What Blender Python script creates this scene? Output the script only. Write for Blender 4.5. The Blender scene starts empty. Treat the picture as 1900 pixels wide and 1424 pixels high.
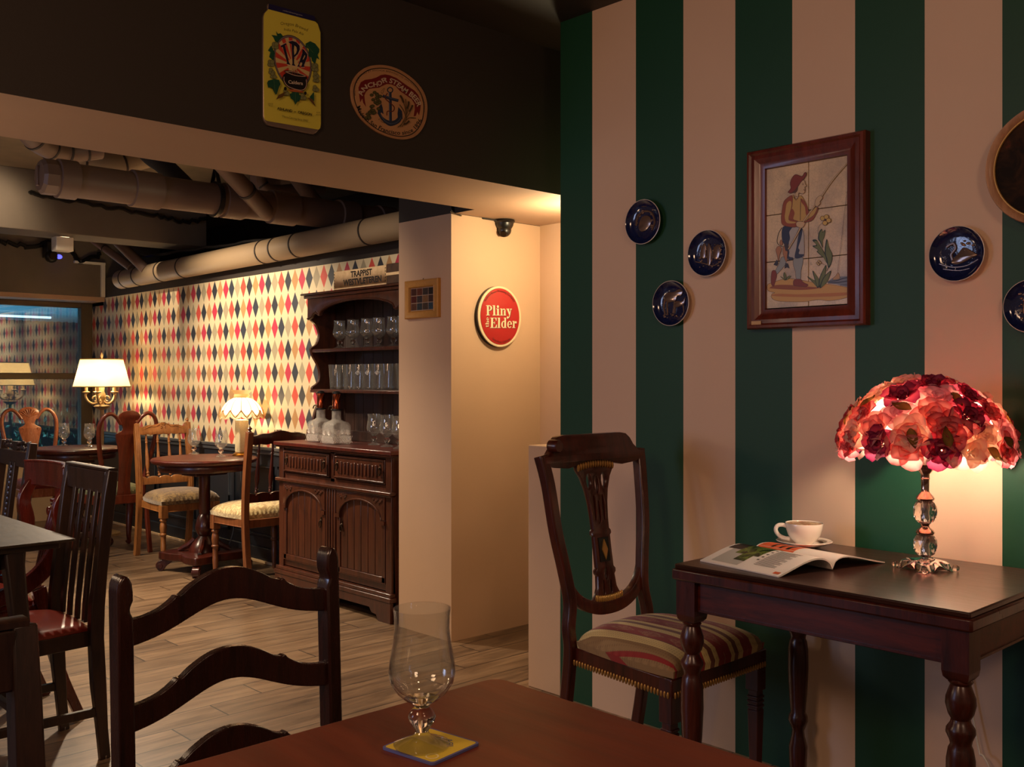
import bpy, bmesh, math, random
from math import pi, sin, cos, radians as rad
from mathutils import Vector, Matrix, Euler
C = bpy.context.scene.collection
S = bpy.context.scene
random.seed(7)

# ------------------------------------------------------------------ camera
F_PX = 1850.0; EYE = 1.25; CA, SA = .6871, .7266; CX, HY = 950., 703.
cam_d = bpy.data.cameras.new('camera'); cam = bpy.data.objects.new('camera', cam_d); C.objects.link(cam)
cam_d.sensor_width = 36; cam_d.lens = 36*F_PX/1900; cam_d.shift_y = -(712-HY)/1900; cam_d.clip_start = .02
cam.location = (0, 0, EYE); cam.rotation_euler = (pi/2, 0, -math.atan2(CA, SA))
S.camera = cam
# ------------------------------------------------------------------ world, exposure
S.view_settings.view_transform = 'Standard'; S.view_settings.look = 'None'
S.view_settings.gamma = 1; S.view_settings.use_curve_mapping = False
S.view_settings.exposure = 0.0
W = bpy.data.worlds.new('world'); S.world = W; W.use_nodes = True
W.node_tree.nodes['Background'].inputs[0].default_value = (1.0, .62, .40, 1)
W.node_tree.nodes['Background'].inputs[1].default_value = .11
# ------------------------------------------------------------------ lights of the rooms
def lamp(name, kind, loc, watt, col, size=.05, aim=None, angle=60, blend=.5, sx=None, sy=None):
    d = bpy.data.lights.new(name, kind); d.energy = watt; d.color = col
    if kind == 'AREA':
        d.shape = 'RECTANGLE'; d.size = sx; d.size_y = sy
    else: d.shadow_soft_size = size
    if kind == 'SPOT': d.spot_size = rad(angle); d.spot_blend = blend
    o = bpy.data.objects.new(name, d); C.objects.link(o); o.location = loc
    if aim is not None:
        o.rotation_euler = (Vector(aim)-Vector(loc)).to_track_quat('-Z', 'Y').to_euler()
    return o
WARM = (1, .67, .36); WARM2 = (1, .79, .56); COOL = (.55, .75, 1)
# front room: unseen ceiling lights behind and left of the camera
lamp('room_light', 'AREA', (-.9, 1.2, 2.5), 25, (1, .60, .36), aim=(2.6, 1.9, .9), sx=.6, sy=.6)
lamp('room_light', 'AREA', (.3, -1.2, 2.5), 17, (1, .62, .40), aim=(1.2, 1.2, .7), sx=.5, sy=.5)  # fill added to brighten the foreground table
lamp('table_fill', 'SPOT', (.9, .7, 2.6), 14, (1, .62, .36), .05, (.9, .85, .75), 60, .9)  # spot added above the table to lighten its top
lamp('daylight_spill', 'AREA', (-2.2, 3.6, 1.6), 26, (.50, .62, 1), aim=(2, 3.6, .6), sx=1.0, sy=1.2)
# back room downlights and added fills
lamp('down_light', 'SPOT', (2.2, 5.6, 2.2), 230, WARM2, .04, (2.2, 4.6, 0), 95, .7)
lamp('down_light', 'SPOT', (1.5, 4.4, 2.3), 85, WARM2, .04, (1.6, 3.7, 0), 80, .8)
lamp('down_light', 'SPOT', (2.55, 7.4, 2.45), 250, WARM2, .04, (3.3, 7.0, .9), 110, .6)
lamp('down_light', 'SPOT', (1.9, 6.3, 2.2), 210, WARM2, .04, (3.44, 6.2, 1.2), 85, .7)
lamp('down_light', 'SPOT', (1.9, 4.6, 2.35), 36, WARM2, .04, (3.2, 4.55, 1.45), 66, .8)
lamp('down_light', 'SPOT', (1.95, 6.7, 2.45), 14, WARM2, .04, (1.95, 7.1, 2.3), 110, .7)
lamp('soffit_fill', 'POINT', (.45, 3.3, 1.3), 10, (1, .68, .42), .08)  # added out of view to brighten the beam underside
lamp('bounce_fill', 'AREA', (1.6, 5.6, 1.5), 4.5, (1, .72, .46), aim=(1.6, 5.6, 3), sx=1.5, sy=1.5)  # unseen fill added for light bounced up off the floor
lamp('down_light', 'SPOT', (1.2, 6.8, 2.2), 150, WARM2, .04, (1.8, 6.2, 0), 90, .7)
lamp('alcove_light', 'POINT', (3.30, 3.06, 1.86), 19.0, (1, .78, .46), .04)
lamp('outdoor_light', 'AREA', (2.6, 11.4, .4), 60, (.35, .75, 1), aim=(2.8, 11.6, 3), sx=2, sy=.6)
lamp('outdoor_light', 'AREA', (2.0, 9.8, 1.7), 22, (.4, .75, 1), aim=(3.2, 12.5, .6), sx=1, sy=.3)

# ------------------------------------------------------------------ pixel helpers: a photo pixel to a point on a real plane
def ray(px, py):
    r = (px-CX)/F_PX
    return Vector((CA+SA*r, SA-CA*r, (HY-py)/F_PX))
def onX(px, py, X): d = ray(px, py); t = X/d.x; return Vector((X, d.y*t, EYE+d.z*t))
def onY(px, py, Y): d = ray(px, py); t = Y/d.y; return Vector((d.x*t, Y, EYE+d.z*t))
def onZ(px, py, Z): d = ray(px, py); t = (Z-EYE)/d.z; return Vector((d.x*t, d.y*t, Z))
# ------------------------------------------------------------------ tagging
def tag(o, label=None, cat=None, group=None, kind=None):
    if label: o['label'] = label
    if cat: o['category'] = cat
    if group: o['group'] = group
    if kind: o['kind'] = kind
    return o
def empty(name, loc, rz=0, label=None, cat=None, group=None):
    o = bpy.data.objects.new(name, None); C.objects.link(o); o.location = loc; o.rotation_euler = (0, 0, rz)
    o.empty_display_size = .1
    return tag(o, label, cat, group)
def kids(o): return [c for c in bpy.data.objects if c.parent == o]
def copy_tree(o, parent=None):
    c = o.copy(); C.objects.link(c); c.parent = parent
    for ch in kids(o): copy_tree(ch, c)
    return c
# ------------------------------------------------------------------ mesh builder
def cr(pts, n=6, closed=False):
    P = [Vector(p) for p in pts]; out = []; N = len(P)
    segs = N if closed else N-1
    for i in range(segs):
        if closed: a, b, c, d = P[(i-1) % N], P[i], P[(i+1) % N], P[(i+2) % N]
        else: a, b, c, d = P[max(i-1, 0)], P[i], P[i+1], P[min(i+2, N-1)]
        for k in range(n):
            t = k/n
            out.append(.5*((2*b)+(c-a)*t+(2*a-5*b+4*c-d)*t*t+(3*b-a-3*c+d)*t*t*t))
    if not closed: out.append(P[-1])
    return out
class MB:
    def __init__(s): s.bm = bmesh.new(); s.mi = 0; s.M = Matrix()
    def v(s, p): return s.bm.verts.new(s.M @ Vector(p))
    def f(s, vs):
        try: fc = s.bm.faces.new(vs); fc.material_index = s.mi; return fc
        except ValueError: return None
    def box(s, x0, x1, y0, y1, z0, z1):
        V = [s.v((x, y, z)) for z in (z0, z1) for y in (y0, y1) for x in (x0, x1)]
        for q in ((0, 2, 3, 1), (4, 5, 7, 6), (0, 1, 5, 4), (2, 6, 7, 3), (0, 4, 6, 2), (1, 3, 7, 5)): s.f([V[i] for i in q])
        return s
    def loft(s, rings, cap=True, closed=True):
        R = [[s.v(p) for p in r] for r in rings]; n = len(R[0])
        for a, b in zip(R, R[1:]):
            for i in range(n if closed else n-1):
                j = (i+1) % n; s.f([a[i], a[j], b[j], b[i]])
        if cap and closed: s.f(R[0][::-1]); s.f(R[-1])
        return s
    def lathe(s, prof, c=(0, 0, 0), seg=24, cap=True, axis='Z', close=False, sq=None):
        c = Vector(c); rings = []
        for r, z in prof:
            ring = []
            for i in range(seg):
                a = 2*pi*i/seg; x, y = max(r, 1e-5)*cos(a), max(r, 1e-5)*sin(a)
                if axis == 'Z': ring.append(c+Vector((x, y, z)))
                elif axis == 'X': ring.append(c+Vector((z, x, y)))
                else: ring.append(c+Vector((y, z, x)))
            rings.append(ring)
        if close: rings.append(rings[0]); return s.loft(rings, False)
        return s.loft(rings, cap)
    def tube(s, pts, r, seg=8, closed=False, flat=1.0):
        P = [Vector(p) for p in pts]; n = len(P); rr = r if hasattr(r, '__len__') else [r]*n
        up = None; rings = []
        for i, p in enumerate(P):
            if closed: t = (P[(i+1) % n]-P[i-1]).normalized()
            else: t = (P[min(i+1, n-1)]-P[max(i-1, 0)]).normalized()
            if up is None:
                up = Vector((0, 0, 1)) if abs(t.z) < .9 else Vector((1, 0, 0))
            up = (up-t*up.dot(t)).normalized(); b = t.cross(up)
            rings.append([p+(up*cos(2*pi*k/seg)+b*flat*sin(2*pi*k/seg))*rr[i] for k in range(seg)])
        if closed: rings.append(rings[0]); return s.loft(rings, False)
        return s.loft(rings)
    def sweep(s, pts, w, d, ref=(1, 0, 0), rnd=0):
        """rectangular bar along pts: w along ref, d across"""
        P = [Vector(p) for p in pts]; n = len(P); ref = Vector(ref)
        ww = w if hasattr(w, '__len__') else [w]*n; dd = d if hasattr(d, '__len__') else [d]*n; rings = []
        for i, p in enumerate(P):
            t = (P[min(i+1, n-1)]-P[max(i-1, 0)]).normalized()
            a = (ref-t*ref.dot(t)).normalized(); b = t.cross(a)
            a2, b2 = a*ww[i]/2, b*dd[i]/2
            if rnd:
                k = rnd; ring = []
                for sx, sy in ((1, 1), (-1, 1), (-1, -1), (1, -1)):
                    if sx*sy > 0: ring += [p+a2*sx+b2*sy*(1-k), p+a2*sx*(1-k)+b2*sy]
                    else: ring += [p+a2*sx*(1-k)+b2*sy, p+a2*sx+b2*sy*(1-k)]
                rings.append(ring)
            else: rings.append([p+a2+b2, p-a2+b2, p-a2-b2, p+a2-b2])
        return s.loft(rings)
    def prism(s, poly, fn, d0, d1):
        """poly of 2D points, fn(u, v, d) -> 3D"""
        A = [s.v(fn(u, v, d0)) for u, v in poly]; B = [s.v(fn(u, v, d1)) for u, v in poly]; n = len(poly)
        s.f(A[::-1]); s.f(B)
        for i in range(n): s.f([A[i], A[(i+1) % n], B[(i+1) % n], B[i]])
        return s
    def flat(s, pts): return s.f([s.v(p) for p in pts])
    def grid(s, fn, nu, nv, closeu=False):
        V = [[s.v(fn(i/nu, j/nv)) for j in range(nv+1)] for i in range(nu if closeu else nu+1)]
        for i in range(nu):
            a, b = V[i], V[(i+1) % len(V)]
            for j in range(nv): s.f([a[j], b[j], b[j+1], a[j+1]])
        return s
    def sphere(s, c, r, seg=12, rings=8, sc=(1, 1, 1)):
        c = Vector(c); R = []
        for j in range(rings+1):
            th = pi*j/rings
            R.append([c+Vector((sc[0]*r*max(sin(th), 1e-4)*cos(2*pi*i/seg), sc[1]*r*max(sin(th), 1e-4)*sin(2*pi*i/seg), -sc[2]*r*cos(th))) for i in range(seg)])
        return s.loft(R)
    def plate(s, outlines, thick, place, bev=0.0, res=1):
        """2D outlines with holes (lists of (u,v)), extruded, placed with matrix"""
        cu = bpy.data.curves.new('t', 'CURVE'); cu.dimensions = '2D'; cu.fill_mode = 'BOTH'
        cu.extrude = max(thick/2-bev, 0); cu.bevel_depth = bev; cu.bevel_resolution = res
        if bev: cu.offset = -bev
        for ol in outlines:
            sp = cu.splines.new('POLY'); sp.points.add(len(ol)-1); sp.use_cyclic_u = True
            for i, p in enumerate(ol): sp.points[i].co = (p[0], p[1], 0, 1)
        s._curve(cu, place); return s
    def _curve(s, cu, place):
        o = bpy.data.objects.new('t', cu); me = bpy.data.meshes.new_from_object(o)
        fn = place if callable(place) else (lambda p: (place @ Vector(p)))
        vs = [s.v(fn(v.co)) for v in me.vertices]
        for p in me.polygons: s.f([vs[i] for i in p.vertices])
        bpy.data.objects.remove(o); bpy.data.meshes.remove(me); bpy.data.curves.remove(cu)
    def text(s, txt, fn, h=1.0, off=0.0, w=None, shear=0):
        """built-in lettering; fn(x, y) -> 3D. x 0..w"""
        cu = bpy.data.curves.new('t', 'FONT'); cu.body = txt; cu.size = h/.7; cu.offset = off*cu.size; cu.fill_mode = 'FRONT'
        cu.resolution_u = 3; cu.shear = shear
        o = bpy.data.objects.new('t', cu); me = bpy.data.meshes.new_from_object(o)
        xs = [v.co.x for v in me.vertices]; x0, x1 = min(xs), max(xs); k = (w/(x1-x0)) if w else 1
        vs = [s.v(fn((v.co.x-x0)*k, v.co.y)) for v in me.vertices]
        for p in me.polygons: s.f([vs[i] for i in p.vertices])
        bpy.data.objects.remove(o); bpy.data.meshes.remove(me); bpy.data.curves.remove(cu)
        return s
    def build(s, name, mats, parent=None, smooth=40, bev=0, seg=2, label=None, fix=True, subd=0):
        bm = s.bm
        if fix:
            bmesh.ops.remove_doubles(bm, verts=bm.verts, dist=1e-6)
            bmesh.ops.recalc_face_normals(bm, faces=bm.faces)
        bm.normal_update()
        if smooth:
            for f in bm.faces: f.smooth = True
            lim = rad(smooth)
            for e in bm.edges:
                if len(e.link_faces) == 2 and e.calc_face_angle(0) > lim: e.smooth = False
        me = bpy.data.meshes.new(name); bm.to_mesh(me); bm.free()
        for m in (mats if isinstance(mats, (list, tuple)) else [mats]): me.materials.append(m)
        o = bpy.data.objects.new(name, me); C.objects.link(o)
        if parent: o.parent = parent
        if bev:
            b = o.modifiers.new('bevel', 'BEVEL'); b.width = bev; b.segments = seg; b.limit_method = 'ANGLE'; b.angle_limit = rad(35); b.harden_normals = False
        if subd:
            b = o.modifiers.new('sub', 'SUBSURF'); b.levels = b.render_levels = subd
        if label: o['label'] = label
        return o
def bx(*a): return MB().box(*a)
# ------------------------------------------------------------------ materials
def srgb(r, g, b):
    f = lambda c: (c/255/12.92) if c/255 <= .04045 else ((c/255+.055)/1.055)**2.4
    return (f(r), f(g), f(b), 1)
class NT:
    def __init__(s, name):
        s.m = bpy.data.materials.new(name); s.m.use_nodes = True; s.t = s.m.node_tree; s.t.nodes.clear()
        s.out = s.n('ShaderNodeOutputMaterial')
    def n(s, ty, **k):
        x = s.t.nodes.new(ty)
        for a, b in k.items():
            if a.startswith('i_'): x.inputs[a[2:].replace('_', ' ')].default_value = b
            else: setattr(x, a, b)
        return x
    def l(s, a, b): s.t.links.new(a, b); return b
    def math(s, op, a, b=0.0, c=None, clamp=False):
        x = s.n('ShaderNodeMath', operation=op); x.use_clamp = clamp
        for i, q in enumerate([a, b] + ([c] if c is not None else [])):
            if isinstance(q, (int, float)): x.inputs[i].default_value = q
            else: s.l(q, x.inputs[i])
        return x.outputs[0]
    def mix(s, fac, a, b, mode='MIX'):
        x = s.n('ShaderNodeMix', data_type='RGBA', blend_type=mode)
        for i, q in ((0, fac), (6, a), (7, b)):
            if isinstance(q, (int, float)): x.inputs[i].default_value = q
            elif isinstance(q, tuple): x.inputs[i].default_value = q
            else: s.l(q, x.inputs[i])
        return x.outputs[2]
    def coord(s, which='Object', scale=None, rot=None, loc=None):
        c = s.n('ShaderNodeTexCoord').outputs[which]
        if scale or rot or loc:
            m = s.n('ShaderNodeMapping'); s.l(c, m.inputs[0])
            if scale: m.inputs['Scale'].default_value = scale
            if rot: m.inputs['Rotation'].default_value = rot
            if loc: m.inputs['Location'].default_value = loc
            c = m.outputs[0]
        return c
    def noise(s, vec, scale=5, detail=3, rough=.5, dist=0):
        x = s.n('ShaderNodeTexNoise'); x.inputs['Scale'].default_value = scale; x.inputs['Detail'].default_value = detail
        x.inputs['Roughness'].default_value = rough; x.inputs['Distortion'].default_value = dist; s.l(vec, x.inputs['Vector'])
        return x.outputs['Fac']
    def ramp(s, fac, stops, interp='LINEAR'):
        x = s.n('ShaderNodeValToRGB'); x.color_ramp.interpolation = interp; e = x.color_ramp.elements
        while len(e) > 1: e.remove(e[-1])
        e[0].position = stops[0][0]; e[0].color = stops[0][1]
        for p, c in stops[1:]:
            q = e.new(p); q.color = c
        s.l(fac, x.inputs[0]); return x.outputs[0]
    def sep(s, v):
        x = s.n('ShaderNodeSeparateXYZ'); s.l(v, x.inputs[0]); return x.outputs
    def comb(s, a, b, c):
        x = s.n('ShaderNodeCombineXYZ')
        for i, q in enumerate((a, b, c)):
            if isinstance(q, (int, float)): x.inputs[i].default_value = q
            else: s.l(q, x.inputs[i])
        return x.outputs[0]
    def bsdf(s, col, rough=.5, bump=None, bstr=.2, bdist=.01, **k):
        b = s.n('ShaderNodeBsdfPrincipled')
        if isinstance(col, tuple): b.inputs['Base Color'].default_value = col
        else: s.l(col, b.inputs['Base Color'])
        if isinstance(rough, (int, float)): b.inputs['Roughness'].default_value = rough
        else: s.l(rough, b.inputs['Roughness'])
        for a, q in k.items(): b.inputs[a.replace('_', ' ')].default_value = q
        if bump is not None:
            p = s.n('ShaderNodeBump'); p.inputs['Strength'].default_value = bstr; p.inputs['Distance'].default_value = bdist
            s.l(bump, p.inputs['Height']); s.l(p.outputs[0], b.inputs['Normal'])
        s.l(b.outputs[0], s.out.inputs[0]); return b
def plain(name, col, rough=.5, **k):
    t = NT(name); t.bsdf(srgb(*col) if len(col) == 3 else col, rough, **k); return t.m
def paint(name, col, rough=.6, amp=.06, scale=3):
    t = NT(name); v = t.coord(); n = t.noise(v, scale, 4); c = srgb(*col)
    d = tuple(x*(1-amp) for x in c[:3])+(1,); e = tuple(min(1, x*(1+amp)) for x in c[:3])+(1,)
    n2 = t.noise(v, 180, 2)
    t.bsdf(t.mix(n, d, e), rough, bump=n2, bstr=.06, bdist=.004); return t.m
def wood(name, c1, c2, rough=.32, axis=2, scale=1.0, grain=1.0, coat=.25, spec=.5):
    t = NT(name); sc = [14*scale]*3; sc[axis] = 1.6*scale
    v = t.coord('Object', tuple(sc)); n = t.noise(v, 2.2, 6, .62, .6)
    v2 = t.coord('Object', tuple(x*5 for x in sc)); n2 = t.noise(v2, 3, 3, .6)
    f = t.math('ADD', t.math('MULTIPLY', n, .75), t.math('MULTIPLY', n2, .25*grain))
    col = t.ramp(f, [(.32, srgb(*c1)), (.62, srgb(*c2))])
    r = t.math('ADD', t.math('MULTIPLY', n2, .15), rough-.07)
    b = t.bsdf(col, r, bump=n2, bstr=.08, bdist=.002); b.inputs['Coat Weight'].default_value = coat; b.inputs['Coat Roughness'].default_value = .18
    b.inputs['Specular IOR Level'].default_value = spec
    return t.m
M = {}
M['mahog'] = wood('dark_mahogany', (36, 11, 6), (78, 27, 14), .3)
M['mahogdark'] = wood('blackened_mahogany', (22, 8, 6), (52, 20, 13), .26, coat=.4)
M['mahog_x'] = wood('dark_mahogany_flat', (44, 12, 6), (90, 29, 14), .38, axis=1, coat=.15)
M['tabletop'] = wood('table_top_varnish', (90, 40, 24), (114, 53, 32), .42, axis=1, scale=.6, coat=.05, spec=.35)
M['sidetop'] = wood('side_table_top', (40, 20, 15), (58, 31, 23), .33, axis=1, scale=.6, coat=.3)
M['espresso'] = wood('espresso_wood', (24, 14, 11), (46, 27, 20), .4)
M['greytop'] = wood('dark_grey_wood', (40, 32, 26), (58, 46, 37), .4, axis=1, coat=.1)
M['oldwood'] = wood('old_dark_wood', (20, 10, 8), (52, 30, 20), .36, coat=.2)
M['redwood'] = wood('red_mahogany', (58, 12, 8), (98, 30, 18), .25, coat=.5)
M['rednut'] = wood('red_brown_wood', (74, 26, 12), (112, 46, 24), .33)
M['lightnut'] = wood('light_glossy_walnut', (120, 62, 34), (170, 100, 62), .25, coat=.5)
M['oak'] = wood('honey_oak', (110, 66, 30), (172, 112, 58), .33)
M['oakdark'] = wood('dark_oak', (84, 46, 24), (130, 78, 44), .33)  # darker brown oak of the second spindle chair
M['dresser'] = wood('dresser_oak', (44, 20, 11), (84, 42, 24), .34)
M['dresserdark'] = wood('dresser_back_oak', (30, 16, 12), (58, 34, 25), .4)
M['frame'] = wood('picture_frame_wood', (66, 20, 10), (112, 42, 24), .35, axis=2)
M['crate'] = wood('pale_crate_wood', (214, 180, 130), (242, 210, 164), .7, axis=1, coat=0)
M['cratedark'] = wood('brown_crate_wood', (50, 32, 22), (82, 54, 36), .7, axis=1, coat=0)
M['redleather'] = paint('red_leather', (118, 34, 20), .33, .25, 30)
M['steel'] = plain('polished_steel', (200, 200, 200), .15, Metallic=1.0)
M['brass'] = plain('brass', (190, 140, 60), .3, Metallic=1.0)
M['gold'] = plain('gold_paint', (176, 134, 72), .42, Metallic=.55)
M['bronze'] = plain('old_bronze', (60, 46, 34), .42, Metallic=.8)
M['copper'] = plain('copper', (184, 92, 58), .18, Metallic=1.0)
M['rosemetal'] = plain('pink_gold_metal', (196, 164, 150), .15, Metallic=1.0)
M['black'] = plain('black_metal', (18, 16, 15), .35)
M['blackmatt'] = plain('black_matt', (14, 12, 11), .8)
M['antique'] = plain('antique_cream_metal', (176, 150, 108), .45, Metallic=.3)
M['ceramic'] = plain('white_ceramic', (236, 226, 214), .12, Coat_Weight=.6)
M['coffee'] = paint('coffee_foam', (196, 150, 96), .5, .3, 40)
M['wallpaint'] = paint('cream_wall_paint', (205, 170, 138), .65)
M['darkpaint'] = paint('dark_brown_paint', (50, 42, 36), .6)
M['soffit'] = paint('taupe_soffit_paint', (166, 134, 108), .7)
M['beam'] = paint('concrete_beam_paint', (96, 84, 70), .75, .2, 5)
M['slab'] = paint('old_plaster', (120, 106, 86), .85, .3, 6)
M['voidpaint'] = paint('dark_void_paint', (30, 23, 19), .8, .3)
M['pipe'] = paint('taupe_pipe_paint', (110, 86, 72), .5, .1)
M['duct'] = paint('tan_duct_paint', (150, 128, 100), .5, .1)
M['band'] = plain('dark_pipe_joint', (44, 34, 29), .6)
M['dado'] = plain('black_blue_panel_paint', (32, 35, 42), .4)
M['railw'] = plain('grey_rail', (70, 72, 74), .4)
M['winframe'] = plain('bronze_window_frame', (86, 74, 56), .45)
M['beige'] = paint('beige_under_window', (196, 168, 130), .7)
M['whiteplastic'] = plain('white_plastic', (225, 215, 195), .4)

def glass_mat(name, tint=(1, 1, 1, 1), rough=0.0, ior=1.45, bump=None):
    t = NT(name); k = {}
    h = None
    if bump:
        v = t.coord('Object', bump); x = t.n('ShaderNodeTexVoronoi'); x.inputs['Scale'].default_value = 1; t.l(v, x.inputs['Vector']); h = x.outputs['Distance']
    t.bsdf(tint, rough, bump=h, bstr=.9, bdist=.004, Transmission_Weight=1.0, IOR=ior); return t.m
M['solidglass'] = glass_mat('clear_glass_stem')
def thin_glass(name, f0=.05, tint=(.97, .98, .97, 1), haze=0.0):
    t = NT(name); tr = t.n('ShaderNodeBsdfTransparent'); tr.inputs[0].default_value = tint; g = t.n('ShaderNodeBsdfGlossy'); g.inputs['Roughness'].default_value = .01
    lw = t.n('ShaderNodeLayerWeight'); lw.inputs[0].default_value = .5; f = t.math('ADD', t.math('MULTIPLY', t.math('POWER', lw.outputs['Facing'], 3.4), 1.0), f0, clamp=True)
    x = t.n('ShaderNodeMixShader'); t.l(f, x.inputs[0]); t.l(tr.outputs[0], x.inputs[1]); t.l(g.outputs[0], x.inputs[2])
    d = t.n('ShaderNodeBsdfTranslucent'); d.inputs[0].default_value = (1, .97, .92, 1); d2 = t.n('ShaderNodeBsdfDiffuse'); d2.inputs[0].default_value = (1, .97, .92, 1)  # white share mixed in as painted sheen; the glass alone reflects too little
    y0 = t.n('ShaderNodeMixShader'); t.l(d.outputs[0], y0.inputs[1]); t.l(d2.outputs[0], y0.inputs[2]); y = t.n('ShaderNodeMixShader'); y.inputs[0].default_value = haze
    t.l(x.outputs[0], y.inputs[1]); t.l(y0.outputs[0], y.inputs[2]); t.l(y.outputs[0], t.out.inputs[0]); return t.m
M['glass'] = thin_glass('clear_thin_glass', .08, haze=.012)
M['glass2'] = thin_glass('bar_glass', .10, haze=.045)
M['crystal'] = glass_mat('crystal', (1, .97, .93, 1), 0, 1.52)
def frosted(name):
    t = NT(name); v = t.coord('Object', (60, 60, 60)); x = t.n('ShaderNodeTexVoronoi'); t.l(v, x.inputs[0]); x.inputs['Scale'].default_value = 1
    b = t.bsdf((.86, .82, .74, 1), .12, bump=x.outputs['Distance'], bstr=.5, bdist=.003, Transmission_Weight=.35, IOR=1.45)
    tr = t.n('ShaderNodeBsdfTransparent'); m = t.n('ShaderNodeMixShader'); m.inputs[0].default_value = .80; t.l(b.outputs[0], m.inputs[1]); t.l(tr.outputs[0], m.inputs[2]); t.l(m.outputs[0], t.out.inputs[0]); return t.m
M['cutglass'] = frosted('cut_glass')

# stripes on the right wall
STR_W = .2135
def stripes():
    t = NT('striped_wall_paint'); p = t.sep(t.coord())
    Y0 = onX(1099, 700, 2.83).y
    u = t.math('DIVIDE', t.math('SUBTRACT', p[1], Y0), STR_W)
    f = t.math('SUBTRACT', u, t.math('MULTIPLY', t.math('FLOOR', t.math('MULTIPLY', u, .5)), 2.0))
    g = t.math('LESS_THAN', f, 1.0)   # u in [0,1) : green  (towards the far end)
    n = t.noise(t.coord(), 2.5, 4); n2 = t.noise(t.coord(), 160, 2)
    cr_ = t.mix(n, srgb(212, 178, 150), srgb(222, 190, 162)); gr = t.mix(n, srgb(8, 60, 36), srgb(10, 68, 42))
    b = t.bsdf(t.mix(g, cr_, gr), .55, bump=n2, bstr=.06, bdist=.003); return t.m
M['stripes'] = stripes()

def argyle():
    t = NT('diamond_wallpaper'); p = t.sep(t.coord())
    W_, H_ = .0857, .151
    u = t.math('DIVIDE', t.math('SUBTRACT', 6.126, p[1]), W_); v = t.math('DIVIDE', t.math('SUBTRACT', 1.893, p[2]), H_)
    fu = t.math('ROUND', u); fv = t.math('ROUND', v)
    d = t.math('ADD', t.math('ABSOLUTE', t.math('SUBTRACT', u, fu)), t.math('ABSOLUTE', t.math('SUBTRACT', v, fv)))
    inside = t.math('LESS_THAN', d, .485)
    idx = t.math('ADD', fu, t.math('MULTIPLY', fv, 2.0)); idx = t.math('ADD', idx, 600.5)
    m = t.math('DIVIDE', t.math('MODULO', idx, 6.0), 6.0)
    cols = [(200, 62, 84), (62, 66, 76), (178, 164, 134), (220, 88, 74), (58, 60, 68), (196, 148, 98)]
    r = t.ramp(m, [(i/6, srgb(*c)) for i, c in enumerate(cols)], 'CONSTANT')
    t.bsdf(t.mix(inside, srgb(232, 214, 174), r), .45); return t.m
M['argyle'] = argyle()

def planks():
    t = NT('wood_plank_floor'); p = t.sep(t.coord())
    PW = .15
    v = t.math('DIVIDE', t.math('SUBTRACT', p[1], 3.563-40*PW), PW); row = t.math('FLOOR', v); fv = t.math('SUBTRACT', v, row)
    off = t.math('MULTIPLY', row, .22)
    u = t.math('DIVIDE', t.math('SUBTRACT', t.math('ADD', p[0], 20-2.0+.22*40-.0), off), 1.25)
    col_ = t.math('FLOOR', u); fu = t.math('SUBTRACT', u, col_)
    e1 = t.math('LESS_THAN', t.math('MINIMUM', fv, t.math('SUBTRACT', 1, fv)), .016)
    e2 = t.math('LESS_THAN', t.math('MINIMUM', fu, t.math('SUBTRACT', 1, fu)), .0024)
    seam = t.math('MAXIMUM', e1, e2)
    wn = t.n('ShaderNodeTexWhiteNoise'); wn.noise_dimensions = '2D'; t.l(t.comb(row, col_, 0), wn.inputs[0]); rnd = wn.outputs[0]
    vv = t.comb(t.math('ADD', t.math('MULTIPLY', p[0], 1.6), t.math('MULTIPLY', rnd, 30)), t.math('MULTIPLY', p[1], 13), rnd)
    n = t.noise(vv, 1.6, 7, .62, .7); n2 = t.noise(t.coord('Object', (3, 40, 1)), 2.5, 4, .6)
    f = t.math('ADD', t.math('ADD', t.math('MULTIPLY', n, .8), t.math('MULTIPLY', rnd, .16)), t.math('MULTIPLY', n2, .12))
    c = t.ramp(f, [(.30, srgb(60, 44, 32)), (.50, srgb(108, 84, 62)), (.72, srgb(142, 114, 86))])
    c = t.mix(seam, c, srgb(30, 18, 12))
    rgh = t.math('ADD', .3, t.math('MULTIPLY', n, .22))
    h = t.math('SUBTRACT', t.math('MULTIPLY', n, .35), seam)
    t.bsdf(c, rgh, bump=h, bstr=.4, bdist=.004); return t.m
M['floor'] = planks()
# ================================================================== THE SETTING
def struct(name, mb, mat, label=None, **k):
    o = mb.build(name, mat, **k); o['kind'] = 'structure'
    if label: o['label'] = label
    return o
XS, XW = 2.83, 3.44
YE = onX(1040, 700, XS).y
struct('floor', bx(-2.5, 4.5, -2.5, 9.4, -.08, 0), M['floor'], 'wood plank floor')
struct('ceiling', bx(-2.5, 3.8, -2.5, 3.0, 2.65, 2.75), M['darkpaint'], 'dark painted ceiling of the front room')
struct('ceiling', bx(-2.5, 5.2, 3.0, 9.4, 2.66, 2.76), M['slab'], 'rough plaster ceiling above the pipes')
struct('wall_right', bx(XS, 3.66, -2.5, YE, 0, 2.65), M['stripes'], 'green and cream striped wall')
struct('wall_alcove', bx(3.635, 3.8, YE, 3.634, 0, 2.65), M['wallpaint'], 'cream wall of the recess')
# low boxed ledge continuing the striped wall
struct('trim_1', bx(XS, 3.1, YE, onX(980, 900, XS).y, 0, .98), M['wallpaint'], 'low cream boxed ledge at the end of the striped wall', bev=.004)
# column, cream below and dark above
m = MB(); m.box(3.04, 3.9, 3.634, 4.045, 0, 2.035); m.mi = 1; m.box(3.04, 3.9, 3.634, 4.045, 2.035, 2.65)
struct('wall_column', m, [M['wallpaint'], M['darkpaint']], 'cream column beside the dresser', fix=False)
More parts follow.
